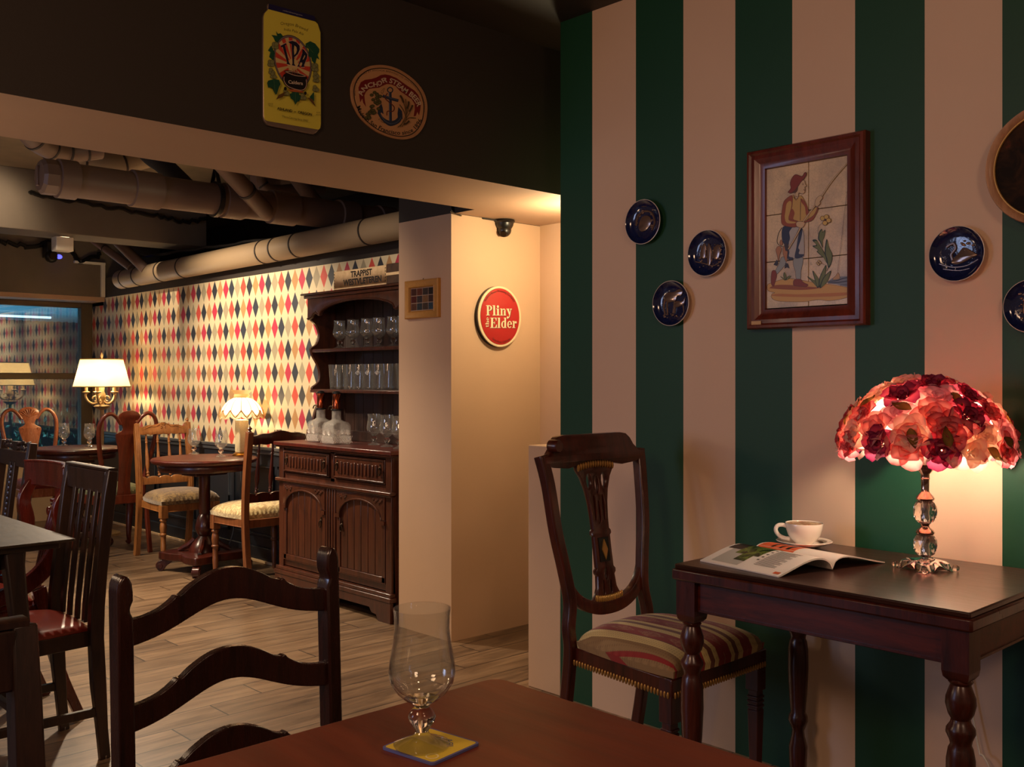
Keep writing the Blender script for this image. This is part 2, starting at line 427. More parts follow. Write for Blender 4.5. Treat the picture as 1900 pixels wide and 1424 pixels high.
# downstand beam: dark face, taupe underside
m = MB(); m.box(-2.5, 3.635, 2.96, 3.49, 2.037, 2.65); m.box(3.06, 3.635, 3.49, 3.634, 2.037, 2.65)
for f in m.bm.faces:
    if f.normal.length == 0: f.normal_update()
    f.normal_update()
    if abs(f.normal.z) > .9 and f.calc_center_median().z < 2.1: f.material_index = 1
struct('wall_beam', m, [M['darkpaint'], M['soffit']], 'dark downstand beam across the room', fix=False)
# wallpaper wall
m = MB(); m.box(XW, 3.6, 4.045, 9.3, 0, .78); m.mi = 1; m.box(XW, 3.6, 4.045, 9.3, .78, 1.965); m.mi = 2; m.box(XW, 3.6, 4.045, 9.3, 1.965, 2.14)
struct('wall_left', m, [M['dado'], M['argyle'], M['darkpaint']], 'wall with diamond patterned paper above dark panelling', fix=False)
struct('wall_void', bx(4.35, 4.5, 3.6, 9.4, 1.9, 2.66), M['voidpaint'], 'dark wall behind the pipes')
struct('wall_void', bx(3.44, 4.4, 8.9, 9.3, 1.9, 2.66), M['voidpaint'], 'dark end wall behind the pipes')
struct('trim_2', bx(3.6, 4.5, 3.9, 9.3, 2.0, 2.10), M['voidpaint'], 'dark ledge above the papered wall')
# dado rail, panels, skirting
m = MB(); m.box(XW-.022, XW, 4.6, 9.2, .762, .785); m.box(XW-.012, XW, 4.6, 9.2, .735, .762)
struct('trim_3', m, M['railw'], 'dado rail', bev=.004)
m = MB()
y = 9.0
while y > 4.2:
    y1 = y-.62; z0, z1 = .17, .66
    for a, b, c, d in ((y1+.06, y, z0, z0+.018), (y1+.06, y, z1-.018, z1), (y1+.06, y1+.078, z0, z1), (y-.018, y, z0, z1)):
        m.box(XW-.012, XW, a, b, c, d)
    y = y1
struct('trim_4', m, M['dado'], 'raised panel mouldings on the dark panelling', bev=.003)
struct('baseboard_left', bx(XW-.02, XW, 4.1, 9.2, 0, .1), M['dado'], 'dark skirting board', bev=.004)
struct('trim_5', bx(XW-.035, XW-.02, 4.1, 9.2, 0, .018), M['crate'], 'pale strip at the foot of the skirting', bev=.003)

# ---- window wall at the far left
YF = 9.2
struct('wall_back', bx(-2.5, XW, YF, YF+.12, 0, .60), M['beige'], 'beige wall below the window')
m = MB(); m.box(-2.5, XW, 8.875, YF+.05, 1.93, 1.968)
struct('trim_6', m, M['soffit'], 'pale soffit strip above the window')
struct('trim_9', bx(-2.5, XW+.5, 8.87, YF+.12, 1.968, 2.66), M['beam'], 'dull green brown bulkhead above the window')
w1 = MB(); w1.box(-2.5, XW, YF-.03, YF+.05, .60, .645); w1.box(-2.5, XW, YF-.03, YF+.05, 1.885, 1.93)
w1.box(XW-.10, XW, YF-.04, YF+.05, .6, 1.93); w1.box(-2.5, XW-.1, YF-.035, YF+.05, 1.245, 1.30); w1.box(-.2, -.14, YF-.03, YF+.05, .6, 1.93)
win = struct('window_1', w1, M['winframe'], 'bronze framed window reflecting the papered wall', bev=.004)
M['pane'] = thin_glass('window_glass', .22, (.8, .9, .92, 1))
gp = bx(-2.48, XW-.1, YF, YF+.012, .645, 1.885).build('window_glass', M['pane'], win)
struct('trim_7', bx(3.40, 3.432, 8.845, 8.87, 1.97, 2.25).box(3.17, 3.432, 8.84, 8.87, 2.25, 2.27), M['whiteplastic'], 'pale cable trunking above the window')
# outdoors
m = MB()
def corr(u, v): x = -1.5+u*7.5; y = 9.35+v*4.2; return (x, y, 1.98+.012*sin(x*2*pi/.09))
m.grid(corr, 600, 1)
can = m.build('canopy', plain('corrugated_sheet', (130, 160, 170), .45)); tag(can, 'corrugated canopy roof outside the window', 'canopy')
tl = NT('tube_light'); e = tl.n('ShaderNodeEmission'); e.inputs[0].default_value = (.6, .85, 1, 1); e.inputs[1].default_value = 3.0; tl.l(e.outputs[0], tl.out.inputs[0])
o = MB().lathe([(.012, 0), (.012, 1.0)], (2.9, 11.6, 1.93), 8, axis='X').build('fluorescent_tube', tl.m); tag(o, 'thin fluorescent tube under the canopy outside the window', 'light')
struct('wall_outside', bx(-1.5, 8, 13.2, 13.35, -.1, 2.2), paint('outdoor_wall', (44, 62, 70), .8, .3), 'dark wall outside')
struct('floor_outside', bx(-2.5, 8, 9.32, 13.3, -.1, -.01), paint('outdoor_paving', (60, 64, 66), .8, .2), 'paving outside')
# hedge
rnd = random.Random(3); m = MB()
for i in range(2600):
    c = Vector((rnd.uniform(.2, 5.5), rnd.uniform(10.4, 10.8), rnd.uniform(.0, 1.0))); q = Euler((rnd.uniform(0, 6), rnd.uniform(0, 6), rnd.uniform(0, 6))).to_matrix()
    m.f([m.v(c+q @ Vector(p)) for p in ((-.03, 0, 0), (0, -.014, .005), (.03, 0, 0), (0, .014, .005))])
hd = m.build('hedge', plain('hedge_leaf', (44, 84, 62), .6), smooth=0, fix=False); tag(hd, 'dark clipped hedge outside the window', 'hedge', kind='stuff')

# ---- overhead: cross beam and pipes
struct('trim_8', bx(-2.5, 3.52, 7.1, 7.42, 2.25, 2.66), M['beam'], 'plastered cross beam of the back room', bev=.004)
def ringz(m, c, r, w, axis): m.lathe([(r, -w/2), (r, w/2)], c, 28, axis=axis)
# large waste pipe along X
m = MB(); PY_, PZ_, PR = 5.25, 2.265, .087
x0 = onY(100, 330, PY_).x
t0 = empty('waste_pipe', (x0, PY_, PZ_), 0, 'wide taupe waste pipe with screwed end cap crossing under the back room ceiling', 'pipe')
MB().lathe([(PR, 0), (PR, 3.0)], (0, 0, 0), 32, axis='X').build('pipe_body', M['pipe'], t0)
MB().lathe([(.02, -.075), (PR*.86, -.07), (PR*1.04, -.055), (PR*1.04, 0), (PR*1.0, .0)], (0, 0, 0), 10, axis='X').build('end_cap', M['pipe'], t0, smooth=20)
bx(-.085, -.07, -.012, .012, -.05, .05).build('cap_grip', M['pipe'], t0, bev=.004)
for xc, w in ((.06, .09), (.47, .15), (.98, .12), (1.3, .16), (1.75, .12), (2.05, .12)):
    k = MB().lathe([(PR, -w/2-.004), (PR+.012, -w/2), (PR+.012, w/2), (PR, w/2+.004)], (xc, 0, 0), 32, axis='X').build('coupling', M['pipe'], t0)
m = MB(); m.lathe([(PR+.014, -.012), (PR+.014, .012)], (.877, 0, 0), 28, axis='X')
m.sweep([(.877, .06, PR-.03), (.877, .0, PR+.09)], .02, .008); m.sweep([(.877, -.06, PR-.03), (.877, .0, PR+.09)], .02, .008); m.tube([(.877, 0, PR+.08), (.877, 0, .395)], .006, 6)
m.build('hanger', M['black'], t0)
# branch that drops into it
a = onY(425, 318, 4.95); b = onY(492, 392, 5.2)
d = (b-a); tb = empty('branch_pipe', a-d*.5, 0, 'slanting taupe branch pipe joining the wide waste pipe', 'pipe')
o_ = a-d*.5
MB().tube([Vector((0, 0, 0)), b-o_], .05, 20).build('pipe_body', M['pipe'], tb)
MB().tube([(b-o_)*.62, (b-o_)*.65], .0545, 20).build('joint_ring', M['band'], tb)
# upper insulated pipes, seen just under the beam
def pipe(name, pts, r, label, mat='pipe', rings=(), seg=20, rr=None):
    P = cr(pts, 8) if len(pts) > 2 else [Vector(p) for p in pts]; o = P[0].copy()
    e = empty(name, o, 0, label, 'pipe' if 'pipe' in name else 'duct'); P = [p-o for p in P]
    MB().tube(P, r, seg).build('pipe_body', M[mat], e)
    for q in rings:
        i = min(int(q*(len(P)-1)), len(P)-2); fr = q*(len(P)-1)-i; p = P[i].lerp(P[i+1], fr); t_ = (P[i+1]-P[i]).normalized()
        MB().tube([p-t_*.006, p+t_*.006], r+.004, seg).build('joint_ring', M['band'], e)
    return e
pipe('insulated_pipe', [onY(30, 215, 5.5), onY(70, 262, 5.6), onY(118, 280, 5.7), onY(185, 275, 5.7)], .062, 'thick bent pale pipe at the top left under the ceiling', 'pipe', (.3, .5, .7, .85))
pipe('insulated_pipe', [onY(120, 295, 6.0), onY(200, 305, 6.0), onY(262, 288, 6.0), onY(330, 268, 6.0)], .085, 'stained yellowish pipe section behind the wide waste pipe', 'duct', (.15, .45, .8))
pipe('insulated_pipe', [onY(235, 235, 5.8), onY(275, 285, 5.7), onY(305, 308, 5.6), onY(350, 352, 5.4)], .055, 'dark slanting pipe beside the ceiling hanger', 'voidpaint')
pipe('small_pipe', [onY(486, 290, 5.95), onY(492, 348, 5.9), onY(560, 350, 5.9), onY(600, 352, 5.9)], .035, 'short thin horizontal pipe behind the slanting branch pipe', 'pipe', (.3,))
pipe('insulated_pipe', [onY(478, 338, 6.1), onY(515, 328, 6.1), onY(560, 332, 6.0), onY(620, 300, 5.8)], .08, 'pale bulging pipe above the wide waste pipe', 'pipe', (.6,))
pipe('small_pipe', [onY(520, 280, 5.8), onY(556, 338, 5.7), onY(600, 395, 5.5)], .05, 'dark sloping pipe under the beam, right of the pale bulging pipe', 'pipe')
# round duct along the papered wall
DY1 = onX(225, 520, 3.34).y
pipe('ventilation_duct', [(3.34, DY1, 2.075), (3.34, 4.05, 2.10)], .077, 'long tan round duct running above the patterned wallpaper', 'duct', (.03, .09, .19, .28, .56, .60, .66, .84), 28)
pipe('small_pipe', [onX(150, 428, 3.15), onX(243, 497, 3.3)], .032, 'upper of two thin pipes sloping into the round duct', 'pipe', (.5,))
pipe('small_pipe', [onX(190, 420, 3.15), onX(272, 502, 3.3)], .042, 'lower of two pipes sloping into the round duct', 'pipe', (.35,))
# cable bundle along duct and on the cross beam
rc = random.Random(9)
def cable(name, pts, r, label, wob=.012, mat='black'):
    P = cr(pts, 8); o = P[0].copy(); Q = [p-o+Vector((rc.uniform(-wob, wob), 0, rc.uniform(-wob, wob))) for p in P]
    c = MB().tube(Q, r, 6).build(name, M[mat]); c.location = o; tag(c, label, 'cable'); return c
cable('black_cable', [onY(55, 358, 7.07), onY(130, 372, 7.07), onY(220, 388, 7.07), onY(300, 402, 7.07), onY(345, 412, 7.07), onY(390, 404, 7.07)], .014, 'black cable bundle clipped along the cross beam')
cable('black_cable', [onX(250, 478, 3.36), onX(330, 468, 3.36), onX(420, 455, 3.38), onX(560, 438, 3.4)], .012, 'black cable lying on top of the round duct', .006)
cable('black_cable', [onY(0, 447, 8.855), onY(50, 456, 8.855), onY(112, 448, 8.855), onY(150, 486, 8.855), onY(185, 470, 8.855)], .018, 'sagging black cable above the window', .02)
# far camera with blue light, white box
sb = bx(-.06, .06, -.05, .05, -.05, .05).build('junction_box', M['whiteplastic'], bev=.006); q_ = onY(116, 455, 7.30); sb.location = (q_.x, q_.y, 2.25-.051); tag(sb, 'small white junction box under the back ceiling', 'box')
p = onY(95, 476, 8.76)
e = empty('security_camera', p, 0, 'small black security camera above the window, lit blue', 'camera')
MB().sphere((0, 0, 0), .055, 16, 10).build('camera_ball', M['black'], e); MB().lathe([(.03, -.06), (.034, -.045)], (0, 0, 0), 16, axis='Y').build('lens', M['bronze'], e)
bx(-.04, .04, -.02, .10, -.01, .12).build('mount', M['black'], e, bev=.006)
bl = NT('blue_glow'); em = bl.n('ShaderNodeEmission'); em.inputs[0].default_value = (.08, .08, 1, 1); em.inputs[1].default_value = 3; bl.l(em.outputs[0], bl.out.inputs[0])
o = MB().sphere((0.055, -.02, .0), .022, 10, 6, (1.3, 1, .9)).build('indicator_light', bl.m, e)
# dome camera near the column
p = Vector((3.30, 3.50, 2.037)); q = onZ(936, 408, 2.037)
e = empty('dome_camera', q, 0, 'black dome security camera under the soffit beside the column', 'camera')
MB().lathe([(.050, -.002), (.053, -.012), (.046, -.018)], (0, 0, 0), 24).build('base', M['black'], e)
MB().lathe([(.046, -.016), (.044, -.03), (.034, -.046), (.03, -.05)], (0, 0, 0), 24).build('collar', M['black'], e)
MB().sphere((0, 0, -.052), .034, 18, 12).build('camera_ball', M['black'], e)
d_ = Vector((-.62, -.45, -.62)).normalized()
MB().tube([Vector((0, 0, -.052))+d_*.030, Vector((0, 0, -.052))+d_*.040], .015, 16).build('lens', M['bronze'], e)
P = cr([onZ(835, 392, 2.03), onZ(848, 398, 2.03), onZ(870, 404, 2.032), onZ(900, 406, 2.032), q+Vector((-.045, .0, -.01))], 6); o0 = P[0].copy()
c = MB().tube([p_-o0 for p_ in P], .004, 6).build('camera_cable', M['black']); c.location = o0; tag(c, 'thin black cable from the column to the dome camera', 'cable')
# ================================================================== FURNITURE BUILDERS
def turned(m, c, prof, seg=16): m.lathe(prof, c, seg)
def cushion(wf, wb, y0, y1, z0, h, crown=.03, n=14, over=.0):
    """domed pad, front width wf at y0, back width wb at y1"""
    m = MB()
    def wd(y): k = (y-y0)/(y1-y0); return wf+(wb-wf)*k
    def sq(a, b):   # superellipse map
        return a, b
    def top(u, v):
        a, b = 2*u-1, 2*v-1
        ra = a*math.sqrt(max(0, 1-.12*b*b)); rb = b*math.sqrt(max(0, 1-.12*a*a))
        y = y0+(y1-y0)*(rb+1)/2; x = ra*wd(y)/2
        e = (1-abs(a)**3.2)*(1-abs(b)**3.2)
        return (x, y, z0+h*.45+(h*.55+crown)*max(e, 0)**.42)
    m.grid(top, n*2, n*2)
    def bot(u, v):
        p = top(u, v); return (p[0]*.985, y0+(y1-y0)/2+(p[1]-y0-(y1-y0)/2)*.985, z0)
    # side skirt
    loop = [(u/n, 0) for u in range(n)]+[(1, u/n) for u in range(n)]+[(1-u/n, 1) for u in range(n)]+[(0, 1-u/n) for u in range(n)]
    A = [top(*q) for q in loop]; B = [bot(*q) for q in loop]
    va = [m.v(p) for p in A]; vb = [m.v(p) for p in B]
    for i in range(len(loop)): j = (i+1) % len(loop); m.f([va[i], vb[i], vb[j], va[j]])
    m.f(vb)
    return m

# fabric materials
def tapestry():
    t = NT('striped_tapestry'); p = t.sep(t.coord())
    x = t.math('ADD', t.math('DIVIDE', p[0], .50), .5)
    CR, RD, BR, OL, PK = srgb(222, 198, 132), srgb(146, 24, 20), srgb(116, 62, 40), srgb(150, 118, 74), srgb(168, 92, 66)
    half = [(0, OL), (.06, RD), (.075, OL), (.13, CR), (.20, BR), (.21, RD), (.31, CR), (.36, BR), (.40, CR), (.44, RD)]
    full = half+[(.56, CR), (.60, BR), (.64, CR), (.69, RD), (.79, CR), (.86, OL), (.92, RD), (.935, OL)]
    c = t.ramp(x, full, 'CONSTANT')
    # medallion diamonds in the wide red bands
    dy = t.math('ABSOLUTE', t.math('SUBTRACT', t.math('FRACT', t.math('DIVIDE', p[1], .11)), .5))
    def dia(cx, hw):
        dx = t.math('DIVIDE', t.math('ABSOLUTE', t.math('SUBTRACT', x, cx)), hw)
        return t.math('LESS_THAN', t.math('ADD', dx, t.math('MULTIPLY', dy, 2.0)), .92)
    dd = t.math('MAXIMUM', t.math('MAXIMUM', dia(.26, .05), dia(.5, .06)), dia(.74, .05))
    n = t.noise(t.coord('Object', (120, 120, 40)), 1, 3, .6, 1.0)
    med = t.mix(t.math('GREATER_THAN', n, .5), srgb(150, 70, 48), srgb(176, 120, 84))
    c = t.mix(t.math('MULTIPLY', dd, .75), c, med)
    # small dots woven in the olive bands
    fx = t.math('ABSOLUTE', t.math('SUBTRACT', t.math('FRACT', t.math('DIVIDE', p[0], .009)), .5)); fy = t.math('ABSOLUTE', t.math('SUBTRACT', t.math('FRACT', t.math('DIVIDE', p[1], .009)), .5))
    dots = t.math('LESS_THAN', t.math('ADD', fx, fy), .3)
    c = t.mix(t.math('MULTIPLY', dots, .3), c, srgb(96, 60, 40))
    weave = t.noise(t.coord('Object', (1, 1, 1)), 900, 1)
    t.bsdf(c, .8, bump=weave, bstr=.3, bdist=.001, Sheen_Weight=.2); return t.m
def damask(name, a, b):
    t = NT(name); n = t.noise(t.coord(), 26, 3, .55, 2.2); f = t.ramp(n, [(.46, (0, 0, 0, 1)), (.54, (1, 1, 1, 1))])
    c = t.mix(f, srgb(*a), srgb(*b)); t.bsdf(c, .6, bump=n, bstr=.25, bdist=.004, Sheen_Weight=.5); return t.m
M['tapestry'] = tapestry(); M['damask_g'] = damask('gold_green_damask', (132, 104, 54), (92, 66, 30)); M['damask_c'] = damask('cream_damask', (206, 184, 128), (166, 138, 84))
M['greenseat'] = plain('pale_green_fabric', (150, 158, 118), .7)

# ---------------------------------------------------------------- ladder back chair
def ladder_chair(label, loc, rz, sc=1):
    e = empty('ladder_back_chair', loc, rz, label, 'chair', None)
    hw = .198; H = .93
    m = lambda: MB()
    for s in (-1, 1):
        # post: arched top in the x-z plane with an inner notch, raked
        prof = [(.5, 0), (.5, .895), (.28, .908), (.34, .916), (.5, .926), (.5, .94), (.44, .955), (.25, .966), (0, .970), (-.25, .966), (-.44, .955), (-.5, .94), (-.5, 0)]
        mm = MB(); w = .027
        def yy(z): return .02*((z-.43)/.5) if z > .43 else .03*(.43-z)/.43
        for_front, back = [], []
        zs = [(-s*u*w, z*H/.97) for u, z in prof]
        mid = [(-s*.5*w, z) for z in (.2, .43, .6, .75)]
        pts = [zs[0]]+[(-s*.5*w, z) for z in (.2, .43, .6, .75)]+zs[1:12]+[(s*.5*w, z) for z in (.75, .6, .43, .2)]+[zs[12]]
        A = [mm.v((s*hw+x, yy(z)-.02, z)) for x, z in pts]; B = [mm.v((s*hw+x, yy(z)+.02, z)) for x, z in pts]
        n = len(pts); mm.f(A[::-1]); mm.f(B)
        for i in range(n): mm.f([A[i], A[(i+1) % n], B[(i+1) % n], B[i]])
        mm.build('back_post', M['mahogdark'], e, bev=.004)
    # three shaped slats. profile: x fraction, top z, bottom z (relative)
    tops = [(-1, 0.0), (-.86, .001), (-.70, .008), (-.58, .020), (-.54, .026), (-.50, .025), (-.40, .038), (-.22, .054), (-.05, .060), (.12, .058), (.3, .046), (.44, .031), (.52, .026), (.56, .028), (.60, .020), (.74, .006), (.88, .0), (1, 0)]
    for zb in (.854, .714, .574):
        mm = MB(); L = hw-.010
        def pt(x, z, d): return (x*L, .014*(1-x*x)*1.3+.02*((zb-.43)/.5)+d, z)
        T = cr([(a, b, 0) for a, b in tops], 3)
        up = [(p.x, zb+p.y) for p in T]; lo = [(p.x, zb-.038+.050*math.exp(-((p.x)/.62)**2*1.2)-.008) for p in T]
        fr = [mm.v(pt(x, z, -.009)) for x, z in up]; fb = [mm.v(pt(x, z, .009)) for x, z in up]
        lr = [mm.v(pt(x, z, -.009)) for x, z in lo]; lb = [mm.v(pt(x, z, .009)) for x, z in lo]
        for i in range(len(up)-1):
            mm.f([fr[i], fr[i+1], lr[i+1], lr[i]]); mm.f([fb[i], lb[i], lb[i+1], fb[i+1]]); mm.f([fr[i], fb[i], fb[i+1], fr[i+1]]); mm.f([lr[i], lr[i+1], lb[i+1], lb[i]])
        mm.f([fr[0], lr[0], lb[0], fb[0]]); mm.f([fr[-1], fb[-1], lb[-1], lr[-1]])
        mm.build('slat', M['mahogdark'], e, bev=.004)
    for s in (-1, 1): bx(s*.195-.018, s*.195+.018, -.385, -.349, 0, .42).build('front_leg', M['mahogdark'], e, bev=.004)
    MB().box(-.2, .2, -.38, -.02, .39, .425).build('seat_frame', M['mahogdark'], e, bev=.004)
    cushion(.42, .37, -.39, -.02, .425, .03, .01).build('seat', M['redleather'], e)
    for s in (-1, 1): bx(s*.19-.01, s*.19+.01, -.36, 0, .16, .185).build('stretcher', M['mahogdark'], e, bev=.003)
    bx(-.19, .19, -.19, -.17, .16, .185).build('stretcher', M['mahogdark'], e, bev=.003)
    return e

# ---------------------------------------------------------------- tapestry chair (vase splat)
def tapestry_chair(label, loc, rz):
    e = empty('dining_chair', loc, rz, label, 'chair')
    yb = .20   # back legs
    def post(s):
        pts = [(s*.190, yb+.07, 0), (s*.188, yb+.03, .2), (s*.188, yb+.005, .40), (s*.190, yb+.010, .48), (s*.176, yb+.018, .56), (s*.190, yb+.030, .66), (s*.212, yb+.045, .78), (s*.224, yb+.065, .92), (s*.236, yb+.085, 1.01)]
        P = cr(pts, 5); n = len(P)
        return MB().sweep(P, [.032+.004*(i/n) for i in range(n)], [.036]*n, (1, 0, 0), rnd=.25)
    for s in (-1, 1): post(s).build('back_post', M['mahog'], e, bev=.002)
    Mb = Matrix.Translation((0, yb+.075, 0)) @ Matrix.Rotation(pi/2-.09, 4, 'X')   # x->x, y->z up
    def BP(z0y, dy=0): return Matrix.Translation((0, dy, 0)) @ Mb
    # crest rail
    cr_out = [(-.238, .985), (-.238, 1.008), (-.215, 1.012), (-.195, 1.030), (-.182, 1.052), (-.165, 1.066), (-.14, 1.07), (.14, 1.07), (.165, 1.066), (.182, 1.052), (.195, 1.030), (.215, 1.012), (.238, 1.008), (.238, .985), (.2, .972), (.13, .965), (.08, .973), (.04, .98), (0, .982), (-.04, .98), (-.08, .973), (-.13, .965), (-.2, .972)]
    def crest(p): return Vector((p.x, yb+.072+.16*(p.y-.9)-.20*(p.x*p.x)*1.0-p.z, p.y))
    m = MB(); m.plate([cr_out], .028, crest, .003); m.build('crest_rail', M['mahog'], e)
    m = MB(); m.lathe([(.0, -.017), (.017, -.017), (.02, -.01), (.02, .02), (0, .02)], (-.198, yb+.058, 1.040), 18, axis='Y'); m.build('scroll_boss', M['mahog'], e)
    def bk(p): return Vector((p.x, yb+.012+(p.y-.5)*.145-p.z, p.y))
    # lower curved rail joining the posts (U)
    outer = cr([(-.198, .72, 0), (-.186, .62, 0), (-.150, .545, 0), (-.08, .508, 0), (0, .498, 0), (.08, .508, 0), (.150, .545, 0), (.186, .62, 0), (.198, .72, 0)], 5)
    inner = cr([(.196, .72, 0), (.172, .635, 0), (.135, .578, 0), (.075, .548, 0), (0, .54, 0), (-.075, .548, 0), (-.135, .578, 0), (-.172, .635, 0), (-.196, .72, 0)], 5)
    m = MB(); m.plate([[(p.x, p.y) for p in outer+inner]], .026, bk, .003); m.build('lower_rail', M['mahog'], e)
    # splat with pierced slots
    hw_ = [(.972, .088), (.955, .086), (.93, .068), (.89, .052), (.85, .043), (.80, .038), (.765, .037), (.758, .044), (.748, .045), (.742, .038), (.70, .038), (.66, .039), (.644, .039), (.636, .047), (.626, .047), (.618, .040), (.58, .044), (.562, .054), (.548, .068), (.536, .072)]
    ol = [(w, z) for z, w in hw_]+[(-w, z) for z, w in reversed(hw_)]
    def slot(cx, cz, w, h, n=10): return [(cx+w*cos(2*pi*i/n), cz+h*sin(2*pi*i/n)) for i in range(n)]
    holes = [slot(-.036, .918, .013, .026), slot(.036, .918, .013, .026), slot(0, .905, .009, .030), slot(-.021, .832, .006, .042), (slot(0, .82, .005, .036)), slot(.021, .832, .006, .042), slot(0, .622, .008, .020), slot(-.017, .582, .006, .022), slot(.017, .582, .006, .022)]
    m = MB(); m.plate([ol]+holes, .016, bk, .002); sp_ = m.build('splat', M['mahog'], e)
    def bk2(o_): return lambda p: bk(Vector((p.x, p.y, p.z+o_)))
    for z0, off_, w_ in ((.964, .014, .082), (.552, .014, .060)):
        m = MB()
        n = 15
        for i in range(n):
            x = -w_+2*w_*i/(n-1); z = z0+((.010*(1-(x/w_)**2)) if z0 > .8 else (-.006*(1-(x/w_)**2)))
            q = bk(Vector((x, z, off_-.004))); m.sphere(q, .0072, 8, 6, (.75, .8, 1.7))
        m.build('gilt_beading', M['gold'], sp_, label='gilt beaded strip')
    m = MB(); m.plate([[(-.024, .662), (.024, .662), (.024, .738), (-.024, .738)]], .004, bk2(.009), 0); m.build('inlay_panel', M['black'], sp_)
    m = MB(); m.plate([[(0, .668), (.013, .70), (0, .732), (-.013, .70)]], .005, bk2(.012), 0); m.build('diamond_inlay', M['gold'], sp_, label='gilt diamond')
    # seat
    fr = MB(); yf = -.22
    P4 = [(-.235, yf), (.235, yf), (.185, yb+.0), (-.185, yb+.0)]
    fr.prism(P4, lambda u, v, d: (u, v, d), .375, .425); fr.build('seat_frame', M['mahog'], e, bev=.004)
    cushion(.485, .39, yf-.012, yb-.004, .425, .045, .035).build('seat', M['tapestry'], e, smooth=60)
    m = MB()
    for a, b in ((P4[0], P4[1]), (P4[1], P4[2]), (P4[3], P4[0])):
        A, B = Vector(a), Vector(b); n = int((B-A).length/.0125); nn = Vector(((B-A).y, -(B-A).x)).normalized()
        for i in range(1, n):
            q = A.lerp(B, i/n)+nn*.002; m.sphere((q.x, q.y, .380), .0055, 6, 4, (.8, .8, 1.8))
    m.build('gilt_beading', M['gold'], e, label='gilt beading under the seat')
    for s in (-1, 1):
        m = MB(); x = s*.212; y = yf+.024
        m.box(x-.022, x+.022, y-.022, y+.022, .30, .425)
        for k in range(3): m.box(x-.019, x+.019, y-.019, y+.019, .275-.014*k, .283-.014*k)
        m.box(x-.016, x+.016, y-.016, y+.016, .235, .300)
        m.sweep([(x, y, .24), (x, y, 0)], [.036, .024], [.036, .024]); m.build('front_leg', M['mahog'], e, bev=.002)
    return e

# ---------------------------------------------------------------- spindle chair
def spindle_chair(label, loc, rz, wmat, seatmat, dark=None, w=.42):
    e = empty('spindle_back_chair', loc, rz, label, 'chair'); hw = w/2-.02; yb = .20
    cm = M[dark] if dark else M[wmat]
    for s in (-1, 1):
        P = cr([(s*hw, yb+.045, 0), (s*hw, yb+.01, .25), (s*hw, yb, .45), (s*hw, yb+.02, .70), (s*hw, yb+.055, .93)], 5)
        k = MB().sweep(P, .036, .038, (1, 0, 0)); k.sweep([p+Vector((0, -.021, 0)) for p in P[10:]], .012, .004, (1, 0, 0)); k.build('back_post', M[wmat], e, bev=.003)
        MB().lathe([(.004, 0), (.014, .002), (.008, .008), (.007, .012), (.015, .018), (.012, .026), (.005, .030), (.004, .036)], (s*hw, yb+.055, .93), 12).build('finial', cm, e)
    # carved crest
    n = 24; up = []; lo = []
    for i in range(n+1):
        x = -1+2*i/n; z = .905+.028*math.exp(-(x/.42)**2)+.010*math.exp(-((abs(x)-.62)/.16)**2)
        up.append((x*(hw-.015), z)); lo.append((x*(hw-.015), .855-.006*abs(sin(x*3*pi))))
    m = MB(); m.plate([up+lo[::-1]], .024, lambda p: Vector((p.x, yb+.045+(p.y-.9)*.12-p.z, p.y)), .003); cre = m.build('crest_rail', cm, e)
    m = MB()
    for s in (-1, 1):
        sp = [(s*(.016+.011*t_*cos(t_*5)), .905+.011*t_*sin(t_*5)) for t_ in [k/14 for k in range(3, 15)]]
        m.tube([(x, yb+.045+(z-.9)*.12-.013, z) for x, z in sp], .003, 6)
        m.tube([(s*x, yb+.045-.012, z) for x, z in ((.03, .925), (.06, .905), (.09, .912), (.12, .90), (.15, .888))], .003, 6)
    for k in range(5):
        a = -.9+.45*k; m.tube([(.004*a, yb+.033, .918), (.018*a, yb+.034, .937)], .0028, 6)
    m.build('carving', cm, cre)
    # spindles
    for i in range(4):
        x = (-1.5+i)*(2*hw-.03)/4.2; L = .30; z0 = .555
        pr = [(.006, 0), (.011, .005), (.011, .012), (.007, .018), (.012, .028), (.007, .04), (.010, .055), (.0145, .09), (.0125, .13), (.0085, .20), (.0065, .235), (.011, .242), (.007, .25), (.010, .26), (.007, .27), (.007, L)]
        m = MB(); m.M = Matrix.Translation((x, yb+.005, z0)) @ Matrix.Rotation(-.12, 4, 'X'); m.lathe(pr, (0, 0, 0), 10); m.build('spindle', cm, e)
    # lower scalloped rail
    up = []; lo = []
    for i in range(41):
        x = -1+2*i/40; up.append((x*(hw-.015), .542+.016*abs(sin(x*2*pi+pi/2))**.5)); lo.append((x*(hw-.015), .50))
    m = MB(); m.plate([up+lo[::-1]], .022, lambda p: Vector((p.x, yb+.006-p.z, p.y)), .002); m.build('lower_rail', cm, e)
    yf = -.21
    P4 = [(-hw-.02, yf), (hw+.02, yf), (hw-.01, yb), (-hw+.01, yb)]
    m = MB(); m.prism(P4, lambda u, v, d: (u, v, d), .345, .395); m.prism([(a*1.015, b-.003) for a, b in P4], lambda u, v, d: (u, v, d), .345, .352); m.build('seat_frame', M[wmat], e, bev=.003)
    cushion(2*hw+.075, 2*hw-.0, yf-.015, yb-.02, .395, .055, .035).build('seat', M[seatmat], e, smooth=60)
    for s in (-1, 1):
        x = s*(hw-.002); y = yf+.024
        m = MB(); m.box(x-.0235, x+.0235, y-.027, y+.0235, .305, .393)
        m.lathe([(.016, .305), (.024, .295), (.024, .287), (.017, .28), (.022, .265), (.024, .24), (.019, .205), (.024, .200), (.024, .192), (.017, .185), (.017, .12), (.019, .115), (.013, .02), (.013, 0)], (x, y, 0), 14); m.build('front_leg', M[wmat], e, bev=.002)
    return e

